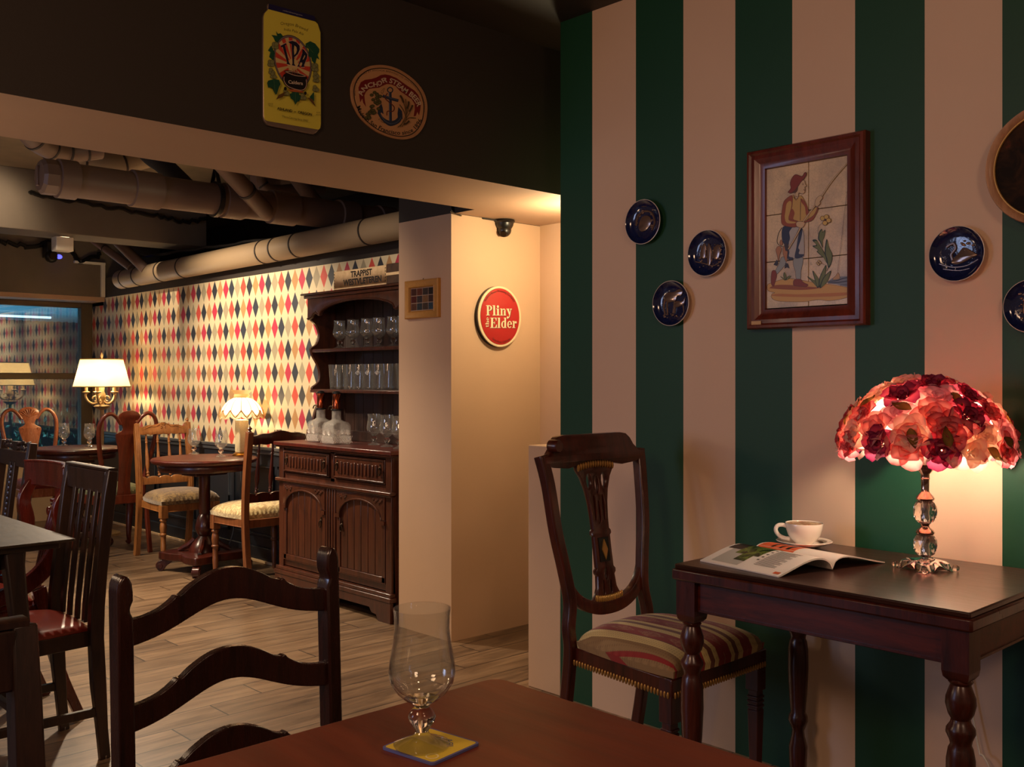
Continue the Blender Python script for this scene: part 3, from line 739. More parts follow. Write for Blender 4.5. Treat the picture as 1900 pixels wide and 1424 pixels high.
# ---------------------------------------------------------------- Queen Anne style chair
def vase_chair(label, loc, rz, wmat, seatmat):
    e = empty('vase_back_chair', loc, rz, label, 'chair'); yb = .2
    def yy(z): return yb+.01+.10*max(0, (z-.45)/.55)**1.3
    for s in (-1, 1):
        P = cr([(s*.140, 0, .42), (s*.148, 0, .55), (s*.182, 0, .72), (s*.203, 0, .86), (s*.200, 0, .935), (s*.172, 0, .988), (s*.130, 0, 1.005), (s*.095, 0, .985), (s*.072, 0, .955), (s*.056, 0, .93)], 6)
        P = [Vector((p.x, yy(p.z), p.z)) for p in P]; n = len(P)
        MB().tube(P, [.018-.006*(i/n) for i in range(n)], 10).build('back_hoop', M[wmat], e)
    h = [(.42, .048), (.52, .042), (.60, .042), (.68, .048), (.74, .056), (.80, .072), (.84, .083), (.862, .082), (.874, .060), (.885, .042), (.90, .037), (.92, .046), (.94, .060), (.957, .064), (.975, .074), (.995, .073), (1.01, .058), (1.020, .038), (1.026, .015)]
    q = cr([(w, z, 0) for z, w in h], 3); ol = [(p.x, p.y) for p in q]+[(-p.x, p.y) for p in reversed(q)]
    m = MB(); m.plate([ol], .018, lambda p: Vector((p.x, yy(p.y)-p.z-.05*(.1-abs(p.x))*.3, p.y)), .003); sp_ = m.build('splat', M[wmat], e)
    m = MB()
    for k in range(9):
        a = (-4+k)/4*1.1; m.tube([(0, yy(.95)-.010, .945), (sin(a)*.075, yy(1.0)-.012, .945+cos(a)*.062)], [.003, .0065], 8)
    m.build('shell_carving', M[wmat], sp_)
    m = MB()
    for s in (-1, 1):
        m.tube([(s*(.060+.016*t_*cos(t_*6)), yy(.86)-.011, .855+.016*t_*sin(t_*6)) for t_ in [k/12 for k in range(2, 13)]], .0035, 6)
    m.build('scroll_carving', M[wmat], sp_)
    yf = -.23
    P4 = [(-.235, yf), (.235, yf), (.18, yb+.02), (-.18, yb+.02)]
    m = MB(); m.prism(P4, lambda u, v, d: (u, v, d), .36, .425); m.build('seat_frame', M[wmat], e, bev=.006)
    cushion(.44, .33, yf+.015, yb-.01, .425, .04, .03).build('seat', M[seatmat], e, smooth=60)
    for s in (-1, 1):
        P = cr([(s*.20, yf+.03, .38), (s*.225, yf+.0, .31), (s*.212, yf+.02, .20), (s*.205, yf+.03, .08), (s*.215, yf+.01, .02), (s*.22, yf-.01, .012)], 5); n = len(P)
        MB().tube(P, [.034-.020*min(1, i/(n*.75)) for i in range(n)], 10).sphere((s*.22, yf-.012, .018), .022, 12, 8, (1, 1.2, .8)).build('front_leg', M[wmat], e)
        MB().sweep(cr([(s*.165, yb+.01, .42), (s*.168, yb+.015, .25), (s*.175, yb+.05, 0)], 4), .03, .03).build('back_leg', M[wmat], e, bev=.005)
    return e

# ---------------------------------------------------------------- pedestal table
def pedestal_table(label, loc, R, H, rz=0, group=None):
    e = empty('pedestal_table', loc, rz, label, 'table', group)
    MB().lathe([(0, H-.035), (R-.02, H-.035), (R-.008, H-.030), (R, H-.018), (R, H-.010), (R-.008, H-.002), (R-.02, H), (0, H)], seg=64, cap=False).build('table_top', M['mahog_x'], e)
    MB().lathe([(R-.05, H-.034), (R-.045, H-.04), (R-.045, H-.075), (R-.05, H-.082), (R-.08, H-.082), (R-.08, H-.034)], seg=64, close=True).build('apron', M['mahog'], e)
    bx(-.12, .12, -.08, .08, H-.115, H-.08).build('top_block', M['mahog'], e, bev=.006)
    MB().lathe([(.036, H-.10), (.036, H-.36), (.030, H-.37), (.045, H-.39), (.058, .29), (.060, .27), (.045, .235), (.036, .225), (.05, .21), (.075, .18), (.095, .15), (.10, .12)], seg=24).build('column', M['mahog'], e)
    k = .21; c = .045; poly = []
    for a in range(4):
        r = Matrix.Rotation(a*pi/2, 2)
        for p in ((k, -k+c*.2), (k, -.1), (k-.035, 0), (k, .1), (k, k-c*.2), (k-c*.2, k)): q = r @ Vector(p); poly.append((q.x, q.y))
    m = MB(); m.prism(poly, lambda u, v, d: (u, v, d), .075, .125); m.build('platform', M['mahog'], e, bev=.006)
    for a in range(4):
        m = MB(); m.M = Matrix.Rotation(a*pi/2+pi/4, 4, 'Z')
        prof = cr([(.27, .078, 0), (.315, .06, 0), (.325, .03, 0), (.305, .003, 0), (.28, .004, 0), (.262, .03, 0), (.235, .05, 0), (.20, .078, 0)], 4)
        m.prism([(p.x-.02, p.y) for p in prof], lambda u, v, d: (u, d, v), -.022, .022)
        m.lathe([(.012, -.027), (.018, -.027), (.018, .027), (.012, .027)], (.279, 0, .032), 14, axis='Y'); m.build('scroll_foot', M['mahog'], e, bev=.004)
        m = MB(); m.M = Matrix.Rotation(a*pi/2+pi/4, 4, 'Z'); m.tube(cr([(.06, 0, .2), (.10, 0, .165), (.13, 0, .15), (.165, 0, .13)], 4), [.02]*6+[.018]*4+[.014]*3, 8); m.build('claw_carving', M['mahog'], e)
    return e
# ---------------------------------------------------------------- slat back chair (dark, squared posts)
def slat_chair(label, loc, rz, kind):
    nm = {0: 'slat_back_chair', 1: 'curved_side_chair', 2: 'carved_splat_chair'}[kind]
    e = empty(nm, loc, rz, label, 'chair'); mat = [M['oldwood'], M['redwood'], M['oldwood']][kind]
    hw = .185; yb = .19; H = [.945, .93, .985][kind]
    def yy(z): return yb+(.055*((z-.45)/.5)**1.2 if z > .45 else .03*((.45-z)/.45)**1.5)
    zs = [0, .1, .25, .4, .5, .62, .75, .86, H]
    if kind != 1:
        for s in (-1, 1):
            n = len(zs); MB().sweep([(s*hw, yy(z), z) for z in zs], [.024, .027, .034, .036, .036, .036, .034, .032, .030], [.034]*2+[.044]*3+[.038]*3+[.032], (1, 0, 0)).build('back_post', mat, e, bev=.003)
            if kind == 0: MB().lathe([(.012, 0), (.013, .012)], (s*hw, yy(0), -.0), 10).build('foot_pad', M['steel'], e)
    if kind == 0:
        m = MB(); m.sweep([(-hw+.01, yy(.90), .905), (hw-.01, yy(.90), .905)], [.026]*2, [.075]*2, (0, 1, 0)); m.build('top_rail', mat, e, bev=.003)
        m = MB(); m.sweep([(-hw-.01, yy(.95), .948), (hw+.005, yy(.95), .948)], [.034]*2, [.012]*2, (0, 1, 0), rnd=.4); m.build('top_cap', mat, e)
        for x in (-.10, -.035, .035, .10): MB().sweep([(x, yy(z)-.004, z) for z in (.44, .5, .62, .75, .88)], .026, .012, (1, 0, 0)).build('back_slat', mat, e, bev=.002)
    elif kind == 2:
        m = MB(); m.sweep([(-hw+.01, yy(.91), .915), (hw-.01, yy(.91), .915)], [.024]*2, [.065]*2, (0, 1, 0)); m.build('top_rail', mat, e, bev=.003)
        m = MB(); r_ = random.Random(4)
        for s in (-1, 1):
            for k in range(26): q = Vector((s*r_.uniform(.03, .15), yy(.965)+r_.uniform(-.01, .01), .955+r_.uniform(0, .030))); m.sphere(q, .008, 6, 4, (1.3, .8, 1))
        m.box(-.028, .028, yy(.96)-.01, yy(.96)+.01, .945, .985)
        m.build('carved_crest', mat, e)
        for x in (-.028, .028): MB().sweep([(x, yy(z)-.004, z) for z in (.44, .5, .62, .75, .9)], .022, .02, (1, 0, 0)).build('back_slat', mat, e, bev=.002)
        m = MB()
        for k in range(20): m.sphere((0, yy(.45+.022*k)-.012, .46+.022*k), .010, 6, 4, (1.1, .6, 1.1))
        m.build('carved_strip', mat, e)
    else:
        # curved top rail wrapping the back
        m = MB(); P = cr([(-.215, yy(.88)-.03, .88), (-.1, yy(.88)+.012, .882), (.1, yy(.88)+.012, .882), (.215, yy(.88)-.03, .88)], 6)
        m.sweep(P, [.022]*len(P), [.092]*len(P), (0, 1, 0)); m.sweep([p+Vector((0, .0, .048)) for p in P], [.03]*len(P), [.008]*len(P), (0, 1, 0)); m.build('top_rail', mat, e, bev=.003)
        for s in (-1, 1):
            P = cr([(s*.19, yy(.84)-.01, .85), (s*.19, yy(.78)-.035, .78), (s*.19, .20, .68), (s*.19, .15, .58), (s*.192, .08, .52), (s*.195, -.02, .48), (s*.2, -.12, .462), (s*.205, -.2, .455)], 5); n = len(P)
            MB().sweep(P, [.030]*n, [.034+.024*sin(pi*i/n) for i in range(n)], (1, 0, 0)).build('side_rail', mat, e, bev=.003)
            P = cr([(s*.185, .12, .50), (s*.185, .15, .38), (s*.185, .19, .2), (s*.185, .27, 0)], 4)
            MB().sweep(P, [.03]*len(P), [.05-.02*i/len(P) for i in range(len(P))], (1, 0, 0)).build('back_leg', mat, e, bev=.003)
        # splat with column capital
        def by(z): return yb-.02+.11*((z-.45)/.45)**1.2 if z > .45 else yb-.02
        for x in (-.022, 0, .022): MB().sweep([(x*(1+.5*(z-.45)), by(z), z) for z in (.44, .55, .65, .76)], .017, .014, (1, 0, 0), rnd=.3).build('splat_reed', mat, e)
        m = MB(); m.box(-.045, .045, by(.84)-.008, by(.84)+.008, .79, .845); m.box(-.05, .05, by(.79)-.01, by(.79)+.01, .778, .790); m.box(-.047, .047, by(.79)-.009, by(.79)+.009, .765, .773)
        for s in (-1, 1): m.lathe([(.008, -.011), (.016, -.011), (.016, .011), (.008, .011)], (s*.036, by(.745), .745), 14, axis='Y')
        m.build('capital', mat, e, bev=.002)
    yf = -.2
    if kind == 1:
        m = MB(); m.prism([(-.22, yf), (.22, yf), (.19, .13), (-.19, .13)], lambda u, v, d: (u, v, d), .40, .44); m.build('seat_frame', mat, e, bev=.003)
        cushion(.40, .35, yf, .12, .44, .03, .02).build('seat', M['redleather'], e)
    else:
        m = MB(); m.prism([(-.215, yf), (.215, yf), (hw-.012, yb+.01), (-hw+.012, yb+.01)], lambda u, v, d: (u, v, d), .375, .425); m.build('seat_frame', mat, e, bev=.003)
        cushion(.42, .36, yf-.005, yb, .425, .02, .012).build('seat', M['redleather'], e)
    for s in (-1, 1): MB().sweep([(s*.195, yf+.02, .41), (s*.195, yf+.02, 0)], [.038, .028], [.038, .028], (1, 0, 0)).build('front_leg', mat, e, bev=.003)
    if kind != 1:
        for s in (-1, 1): MB().sweep([(s*.19, yf+.02, .16), (s*.186, yy(.16), .16)], .018, .028, (1, 0, 0)).build('stretcher', mat, e, bev=.002)
        bx(-.19, .19, -.01, .012, .15, .172).build('stretcher', mat, e, bev=.002)
    return e

# ================================================================== PLACE THE FURNITURE
# foreground table
TZ = .75
e = empty('dining_table', (.5, .6, 0), 0, 'reddish brown varnished table in the foreground under the empty glass', 'table')
def rrect(x0, x1, y0, y1, r, n=6):
    out = []
    for cx, cy, a0 in ((x1-r, y1-r, 0), (x0+r, y1-r, 90), (x0+r, y0+r, 180), (x1-r, y0+r, 270)):
        for i in range(n+1): a = rad(a0+90*i/n); out.append((cx+r*cos(a), cy+r*sin(a)))
    return out
top = rrect(-.6, .632, -.55, .635, .03)
MB().prism(top, lambda u, v, d: (u, v, d), TZ-.03, TZ).build('table_top', M['tabletop'], e, bev=.006, seg=3)
MB().box(-.59, .55, -.47, .55, TZ-.10, TZ-.03).build('apron', M['mahog'], e, bev=.003)
for x, y in ((-.57, -.45), (.52, -.45), (-.57, .52), (.52, .52)): bx(x-.03, x+.03, y-.03, y+.03, 0, TZ-.03).build('leg', M['mahog'], e, bev=.004)

# ladder back chairs at its far side (they face the table)
ladder_chair('dark ladder back chair drawn up to the foreground table', (.853, 1.605, 0), 0)


# dark grey table at the left
e = empty('dining_table', (.45, 3.75, 0), 0, 'dark grey topped table with tapered splayed legs at the left edge', 'table')
m = MB(); x1, y0 = 1.152-.45, 3.2-3.75
m.prism(rrect(-1.1, x1, y0, .5, .008, 3), lambda u, v, d: (u, v, d), TZ-.008, TZ); m.prism(rrect(-1.08, x1-.035, y0+.035, .47, .008, 3), lambda u, v, d: (u, v, d), TZ-.03, TZ-.008)
m.build('table_top', M['greytop'], e, bev=.002)
bx(-.98, x1-.12, y0+.10, .4, TZ-.09, TZ-.03).build('apron', M['espresso'], e, bev=.003)
for x, y, dx, dy in ((x1-.170, y0+.065, .068, -.028), (x1-.12, .36, .06, .06), (-.94, y0+.12, -.06, -.06), (-.94, .36, -.06, .06)):
    m = MB(); m.sweep([(x+dx, y+dy, 0), (x, y, TZ-.03)], [.032, .058], [.032, .058], (1, 0, 0), rnd=.2); m.build('leg', M['espresso'], e, bev=.003)

# chairs along its end
slat_chair('dark slat back chair with red leather seat beside the grey topped table', (1.06, 3.49, 0), -pi/2, 0)
slat_chair('glossy red mahogany chair with curved sides, next behind the slat back chair', (1.10, 3.945, 0), -pi/2, 1)
slat_chair('dark chair with carved pierced crest at the left edge of the photo', (1.13, 4.50, 0), -pi/2, 2)

slat_chair('dark square posted chair cut off at the lower left corner of the photo', (.223, 1.075, 0), 0, 0)

# tapestry chair by the striped wall
tapestry_chair('mahogany chair with vase splat and striped tapestry seat by the striped wall', (2.425, 1.90, 0), 0)

# side table with turned legs
e = empty('side_table', (2.475, 1.265, 0), 0, 'mahogany side table with turned legs against the striped wall', 'table')
hx, hy = .305, .392
m = MB(); m.prism(rrect(-hx, hx, -hy, hy, .004, 2), lambda u, v, d: (u, v, d), .736, .75); m.build('table_top', M['sidetop'], e, bev=.004, seg=2)
m = MB(); m.prism(rrect(-hx-.006, hx+.0, -hy-.006, hy+.006, .006, 2), lambda u, v, d: (u, v, d), .708, .737); m.build('top_moulding', M['mahog'], e, bev=.005)
m = MB()
m.box(-hx+.02, hx-.02, -hy+.02, hy-.02, .625, .71); m.build('apron', M['mahog_x'], e, bev=.003)
m = MB(); m.box(-hx+.016, -hx+.02, -hy+.06, hy-.06, .628, .634); m.box(-hx+.06, hx-.06, -hy+.016, -hy+.02, .628, .634); m.build('apron_bead', M['mahog'], e)
for x in (-hx+.034, hx-.034):
    for y in (-hy+.034, hy-.034):
        m = MB(); b = .030
        m.box(x-b, x+b, y-b, y+b, .615, .71)
        m.loft([[(x+sx*w, y+sy*w, z) for sx, sy in ((1, 1), (-1, 1), (-1, -1), (1, -1))] for w, z in ((b, .616), (b*.92, .602), (b*.7, .594))])
        m.lathe([(.020, .597), (.026, .590), (.021, .583), (.024, .576), (.031, .556), (.032, .54), (.027, .52), (.020, .508), (.022, .500), (.030, .488), (.031, .478), (.024, .462), (.022, .452), (.026, .444), (.030, .42), (.031, .36), (.027, .28), (.022, .225), (.028, .215), (.03, .2), (.024, .185), (.018, .17), (.02, .15), (.028, .12), (.026, .06), (.018, .02), (.02, 0)], (x, y, 0), 20)
        m.build('leg', M['mahog'], e)

# back room chairs and tables
spindle_chair('honey oak spindle back chair with gold green seat facing the nearer pedestal table', (3.105, 6.70, 0), 0, 'oak', 'damask_g')
spindle_chair('spindle back chair with dark crest and cream seat beside the dresser', (3.165, 5.66, 0), pi, 'oakdark', 'damask_c', 'mahog', .46)
vase_chair('red brown vase back chair with pale green seat, between the two pedestal tables', (2.862, 7.25, 0), pi, 'rednut', 'greenseat')
vase_chair('glossy light brown vase back chair in front of the window', (2.65, 8.08, 0), 0, 'lightnut', 'redleather')
T2 = (3.02, 6.12); T1 = (2.76, 7.68); TH = .735
pedestal_table('round pedestal table nearest the dresser, with the dome shaded lamp', (T2[0], T2[1], 0), .335, TH, rad(8), 'round pedestal tables along the papered wall')
pedestal_table('round pedestal table by the window', (T1[0], T1[1], 0), .325, TH, rad(-11), 'round pedestal tables along the papered wall')

# ================================================================== GLASSWARE
def goblet(scale=1.0):
    """stemmed tulip glass 0.186 high"""
    out = [(.0, .0), (.037, .0), (.0385, .003), (.030, .007), (.012, .014), (.0085, .020), (.012, .026), (.0175, .034), (.019, .040), (.0155, .047), (.010, .053), (.013, .058), (.024, .064), (.034, .073), (.0425, .086), (.0452, .100), (.0435, .118), (.0395, .138), (.0372, .158), (.0378, .176), (.0390, .186)]
    inn = [(.0376, .186), (.0364, .176), (.0358, .158), (.0381, .138), (.0421, .118), (.0438, .100), (.041, .087), (.032, .0755), (.020, .0695), (.006, .0675), (0, .067)]
    m = MB(); m.lathe([(r*scale, z*scale) for r, z in out+inn], seg=40, cap=False)
    for f in m.bm.faces:
        z = f.calc_center_median().z/scale
        if .018 < z < .0672: f.material_index = 1
    return m
def pint():
    out = [(0, 0), (.030, 0), (.031, .004), (.0315, .03), (.034, .08), (.0385, .13), (.040, .145)]
    inn = [(.0385, .145), (.037, .13), (.0325, .08), (.030, .03), (.029, .012), (0, .011)]
    m = MB(); m.lathe(out+inn, seg=28, cap=False); return m
gp_ = onZ(783, 1384, TZ+.0045)
g0 = goblet().build('tulip_glass', [M['glass'], M['solidglass']], smooth=50); g0.location = (gp_.x, gp_.y, TZ+.0042); tag(g0, 'large empty tulip glass on a yellow coaster on the foreground table', 'glass')
# coaster
a, b = onZ(695, 1392, TZ), onZ(903, 1383, TZ); c = (a+b)/2; ang = math.atan2((b-a).y, (b-a).x)+pi/4; hs = (b-a).length/2/1.414
e = empty('coaster', (c.x, c.y, TZ), ang, 'square yellow cardboard coaster with a blue edge under the tulip glass', 'coaster')
hs = .0475
m = MB(); m.prism(rrect(-hs, hs, -hs, hs, .006, 4), lambda u, v, d: (u, v, d), .0003, .0036); m.build('board', plain('coaster_blue', (92, 96, 150), .6), e)
m = MB(); m.flat([(u, v, .0038) for u, v in rrect(-hs+.003, hs-.003, -hs+.003, hs-.003, .005, 4)]); m.mi = 1
m.text('IPA', lambda x, y: (.008+x*.7+y*.7, -.022+x*.7-y*.7, .0040), .009, .0, .030); m.mi = 2
m.flat([(-.030+.009*cos(i*pi/10), -.030+.009*sin(i*pi/10), .0040) for i in range(20)]); m.mi = 0
m.flat([(-.030+.007*cos(i*pi/10), -.030+.007*sin(i*pi/10), .0041) for i in range(20)])
m.build('printed_face', [plain('coaster_yellow', (214, 186, 60), .6), plain('coaster_ink', (84, 90, 128), .6), plain('coaster_cream', (230, 215, 160), .6)], e, fix=False, smooth=0)

small = goblet(.93).build('goblet', [M['glass2'], M['solidglass']], smooth=50); small.location = (0, 0, -5)
first = [True]
def put_goblet(x, y, z, label, group, sc=1.0, rz=0):
    if first[0]: o = small; first[0] = False
    else: o = small.copy(); C.objects.link(o)
    o.location = (x, y, z); o.scale = (sc, sc, sc); o['label'] = label; o['category'] = 'glass'; o['group'] = group
    return o
for (px, py), lab in (((360, 843), 'empty goblet on the pedestal table nearest the dresser, left of the pair'), ((410, 848), 'empty goblet on the pedestal table nearest the dresser, closer to the lamp')):
    q = onZ(px, py, TH); put_goblet(q.x, q.y, TH+.001, lab, 'goblets on the pedestal tables')
for (px, py), lab in (((119, 828), 'empty goblet on the window side pedestal table, left of the pair'), ((166, 829), 'empty goblet on the window side pedestal table, right of the pair')):
    q = onZ(px, py, TH); put_goblet(q.x, q.y, TH+.001, lab, 'goblets on the pedestal tables')
# ================================================================== DRESSER
DY = 4.675; DXF = 3.05
e = empty('dresser', (DXF+.19, DY, 0), -pi/2, 'dark carved oak dresser with plate rack against the papered wall', 'cabinet')
# local: x along the wall (image right = +x), front at y = -.19, wall at +.195
hw = .555; yf, yb = -.19, .185
ZT = .88; wd = M['dresser']
m = MB(); m.box(-hw, -hw+.03, yf+.01, yb, 0.0, ZT-.025); m.box(hw-.03, hw, yf+.01, yb, 0, ZT-.025); m.box(-hw+.03, hw-.03, yb-.015, yb, .1, ZT-.03)
m.box(-hw, hw, yf+.01, yf+.03, .155, .19); m.box(-hw, hw, yf+.01, yf+.03, .655, .70); m.box(-.02, .02, yf+.01, yf+.03, .68, .85); m.box(-hw, hw, yf+.01, yf+.03, .835, .855)
m.box(-hw, -hw+.05, yf, yf+.03, .0, .855); m.box(hw-.05, hw, yf, yf+.03, .0, .855); m.box(-hw+.03, hw-.03, yf+.03, yb-.02, .15, .17)
m.build('carcass', wd, e, bev=.002)
m = MB(); m.box(-hw-.025, hw+.025, yf-.025, yb, ZT-.022, ZT); m.box(-hw-.015, hw+.015, yf-.015, yb, ZT-.032, ZT-.022); m.build('worktop', M['mahog_x'], e, bev=.004)
m = MB(); m.box(-hw-.015, hw+.015, yf-.02, yf+.02, .650, .668); m.box(-hw-.008, hw+.008, yf-.012, yf+.02, .642, .650); m.build('waist_moulding', wd, e, bev=.004)
m = MB(); m.box(-hw-.012, hw+.012, yf-.016, yf+.02, .130, .150); m.box(-hw-.02, hw+.02, yf-.024, yf+.02, .105, .130); m.build('base_moulding', wd, e, bev=.004)
# shaped plinth
pl_ = [(-hw-.015, .105), (-hw-.015, 0), (-hw+.09, 0), (-hw+.11, .03), (-hw+.15, .035), (-hw+.17, .06), (hw-.17, .06), (hw-.15, .035), (hw-.11, .03), (hw-.09, 0), (hw+.015, 0), (hw+.015, .105)]
MB().prism(pl_, lambda u, v, d: (u, d, v), yf-.02, yf).build('plinth', wd, e, bev=.002)
# reeded centre post
m = MB(); m.box(-.055, .055, yf+.002, yf+.03, .15, .655)
for x in (-.038, -.013, .013, .038): m.box(x-.008, x+.008, yf-.006, yf+.01, .16, .645)
m.build('centre_post', wd, e, bev=.003)
def ring_handle(par, x, z, y):
    h = MB().lathe([(.004, 0), (.009, -.003), (.006, -.006)], (x, y, z), 10, axis='Y').sphere((x, y-.008, z), .006, 8, 6).tube([(x+.0125*sin(a)*.8, y-.009, z-.019-.017*cos(a)) for a in [i*2*pi/16 for i in range(16)]], .003, 6, closed=True).box(x-.005, x+.005, y-.002, y, z-.01, z+.022)
    return h.build('ring_handle', M['bronze'], par)
for s in (-1, 1):
    x0, x1 = (-hw+.055, -.025) if s < 0 else (.025, hw-.055)
    m = MB(); m.box(x0, x1, yf-.002, yf+.02, .705, .832)
    for a, b, c, d in ((x0+.006, x1-.006, .712, .717), (x0+.006, x1-.006, .820, .825)): m.box(a, b, yf-.007, yf, c, d)
    for a in (x0+.006, x1-.011): m.box(a, a+.005, yf-.007, yf, .712, .825)
    n = 11
    for i in range(n):
        x = x0+.075+(x1-x0-.15)*i/(n-1); m.box(x-.009, x+.009, yf-.008, yf, .735+.004*(i % 2), .80-.004*(i % 2))
    dr = m.build('drawer', wd, e, bev=.004)
    ring_handle(dr, x0+.04, .785, yf-.002); ring_handle(dr, x1-.04, .785, yf-.002)
    # door
    x0, x1 = (-hw+.055, -.058) if s < 0 else (.058, hw-.055); w = x1-x0; xc = (x0+x1)/2
    m = MB(); z0, z1 = .195, .64
    m.box(x0, x1, yf+.012, yf+.02, z0, z1)
    nb = 6
    for i in range(nb):
        a = x0+.03+(w-.06)*i/nb; m.box(a+.0015, a+(w-.06)/nb-.0015, yf+.004, yf+.014, z0+.03, z1-.02)
    m.box(x0, x0+.03, yf-.002, yf+.012, z0, z1-.1); m.box(x1-.03, x1, yf-.002, yf+.012, z0, z1-.1); m.box(x0, x1, yf-.002, yf+.012, z0, z0+.03)
    dd = m.build('door', wd, e, bev=.003)
    m = MB(); arch = [(xc+(w/2-.03)*cos(a), z1-.125+.095*sin(a)) for a in [pi*i/20 for i in range(21)]]
    m.plate([[(x1, z1-.12), (x1, z1), (x0, z1), (x0, z1-.12)]+[(x0+.03, z1-.125)]+arch[::-1][1:-1]+[(x1-.03, z1-.125)]], .018, lambda p: Vector((p.x, yf+.003-p.z, p.y)), .002)
    m.box(x0-.004, x0+.036, yf-.012, yf, z1-.145, z1-.125); m.box(x1-.036, x1+.004, yf-.012, yf, z1-.145, z1-.125)
    m.tube([(x, yf-.007, z) for x, z in arch], .005, 6)
    for q in (-1, 1):
        for k in range(7): m.sphere((xc+q*(w/2-.022-.012*k), yf-.008, z1-.018-.008*(k % 3)), .008, 6, 4, (1.2, .7, .9))
    m.build('carved_arch', wd, dd)
    ring_handle(dd, (x1-.045) if s < 0 else (x0+.045), .455, yf+.002)
# hutch
hh = .50; fy = -.0; Z1 = 1.757; dk = M['dresserdark']
m = MB(); m.box(-hh, hh, yb-.02, yb, ZT, Z1-.03)
for i in range(10):
    x = -hh+.02+i*(2*hh-.04)/10; m.box(x+.002, x+(2*hh-.04)/10-.002, yb-.026, yb-.02, ZT, Z1-.04)
m.build('back_boards', dk, e)
zz = [(fy+.01, ZT), (fy+.03, .93), (fy+.065, 1.0), (fy+.07, 1.05), (fy+.035, 1.10), (fy+.0, 1.15), (fy+.0, 1.195), (fy+.035, 1.215), (fy+.04, 1.26), (fy+.03, 1.31), (fy+.0, 1.36), (fy+-.01, 1.40), (fy+-.01, 1.45), (fy+.03, 1.475), (fy+.035, 1.53), (fy+.0, 1.58), (fy-.015, 1.62), (fy-.015, Z1-.03)]
zz = [(fy+.005, ZT), (fy+.02, .95), (fy+.005, 1.0), (fy+.02, 1.06), (fy+.045, 1.12), (fy+.03, 1.165), (fy+.0, 1.185), (fy-.0, 1.20), (fy+.04, 1.23), (fy+.05, 1.28), (fy+.035, 1.33), (fy+.0, 1.385), (fy-.01, 1.415), (fy-.01, 1.435), (fy+.03, 1.46), (fy+.045, 1.52), (fy+.02, 1.575), (fy-.012, 1.61), (fy-.015, Z1-.03)]
P = cr([(a, b, 0) for a, b in zz], 3)
for s in (-1, 1):
    MB().prism([(p.x, p.y) for p in P]+[(yb-.02, Z1-.03), (yb-.02, ZT)], lambda u, v, d: (d, u, v), s*hh-.011, s*hh+.011).build('side_panel', wd, e, bev=.002)
for z in (1.187, 1.427):
    m = MB(); m.box(-hh+.011, hh-.011, fy+.0, yb-.026, z-.018, z); m.box(-hh-.012, hh+.012, fy-.006, fy+.004, z-.02, z-.002); m.build('shelf', wd, e, bev=.003)
half = [(0, 1.694), (.12, 1.69), (.22, 1.68), (.30, 1.663), (.345, 1.648), (.36, 1.635), (.365, 1.620), (.39, 1.622), (.41, 1.638), (.435, 1.632), (.46, 1.612), (hh, 1.60)]
ol = [(-hh, Z1-.03), (hh, Z1-.03)]+[(x, z) for x, z in reversed(half)]+[(-x, z) for x, z in half[1:]]
m = MB(); m.plate([ol], .018, lambda p: Vector((p.x, fy-.022-p.z, p.y)), .002); m.tube([(x, fy-.033, z+.008) for x, z in [(-a, b) for a, b in reversed(half)]+half[1:]], .004, 6); m.build('valance', wd, e)
m = MB(); m.box(-hh-.02, hh+.02, fy-.045, yb, Z1-.03, Z1-.012); m.box(-hh-.035, hh+.035, fy-.06, yb, Z1-.012, Z1); m.build('cornice', wd, e, bev=.004)
m = MB(); m.box(-hh+.011, hh-.011, yb-.05, yb-.026, ZT, ZT+.06); m.build('back_rail', dk, e, bev=.003)

# shelf glassware
def Yat(px, X): return onX(px, 640, X).y
for i, px in enumerate((630, 655, 681, 703, 730, 749)):
    o = put_goblet(3.30, Yat(px, 3.30), 1.428, '', 'goblets on the upper dresser shelf', .95)
    o['label'] = ['leftmost goblet on the upper shelf of the dresser', 'second goblet from the left on the upper dresser shelf', 'third goblet from the left on the upper dresser shelf', 'fourth goblet from the left on the upper dresser shelf', 'fifth goblet from the left on the upper dresser shelf', 'goblet at the right end of the upper dresser shelf, half hidden by the column'][i]
p0 = pint().build('beer_glass', M['glass2'], smooth=50)
labs = ['leftmost straight beer glass on the middle dresser shelf', 'second straight beer glass from the left on the middle dresser shelf', 'third straight beer glass from the left on the middle dresser shelf', 'fourth straight beer glass from the left, with a small diamond emblem', 'fifth straight beer glass from the left, with a small diamond emblem', 'sixth straight beer glass from the left, with a small diamond emblem', 'seventh straight beer glass from the left on the middle dresser shelf', 'eighth straight beer glass from the left on the middle dresser shelf', 'beer glass at the right end of the middle dresser shelf']
emb = plain('glass_emblem', (225, 220, 210), .5)
for i, px in enumerate((622, 634, 648, 664, 682, 700, 717, 733, 747)):
    X = 3.285+.066*(i % 2 if i not in (3, 4, 5) else 0)
    o = p0 if i == 0 else p0.copy()
    if i: C.objects.link(o)
    o.location = (X, Yat(px, X), 1.188); tag(o, labs[i], 'glass', 'beer glasses on the middle dresser shelf')
    if i in (3, 4, 5):
        m = MB(); z = .095; rr = .0363
        def cy(u, v): a = pi+.9+u/rr*1.0; return (rr*cos(a), rr*sin(a), z+v)
        q = .013; k = .0095
        for A, B in (((q, 0), (0, q)), ((0, q), (-q, 0)), ((-q, 0), (0, -q)), ((0, -q), (q, 0))):
            m.flat([cy(*A), cy(*B), cy(B[0]*k/q, B[1]*k/q), cy(A[0]*k/q, A[1]*k/q)])
        m.sphere(cy(0, 0), .0035, 8, 6)
        m.build('emblem', emb, o, fix=False, smooth=0, label='white printed emblem')
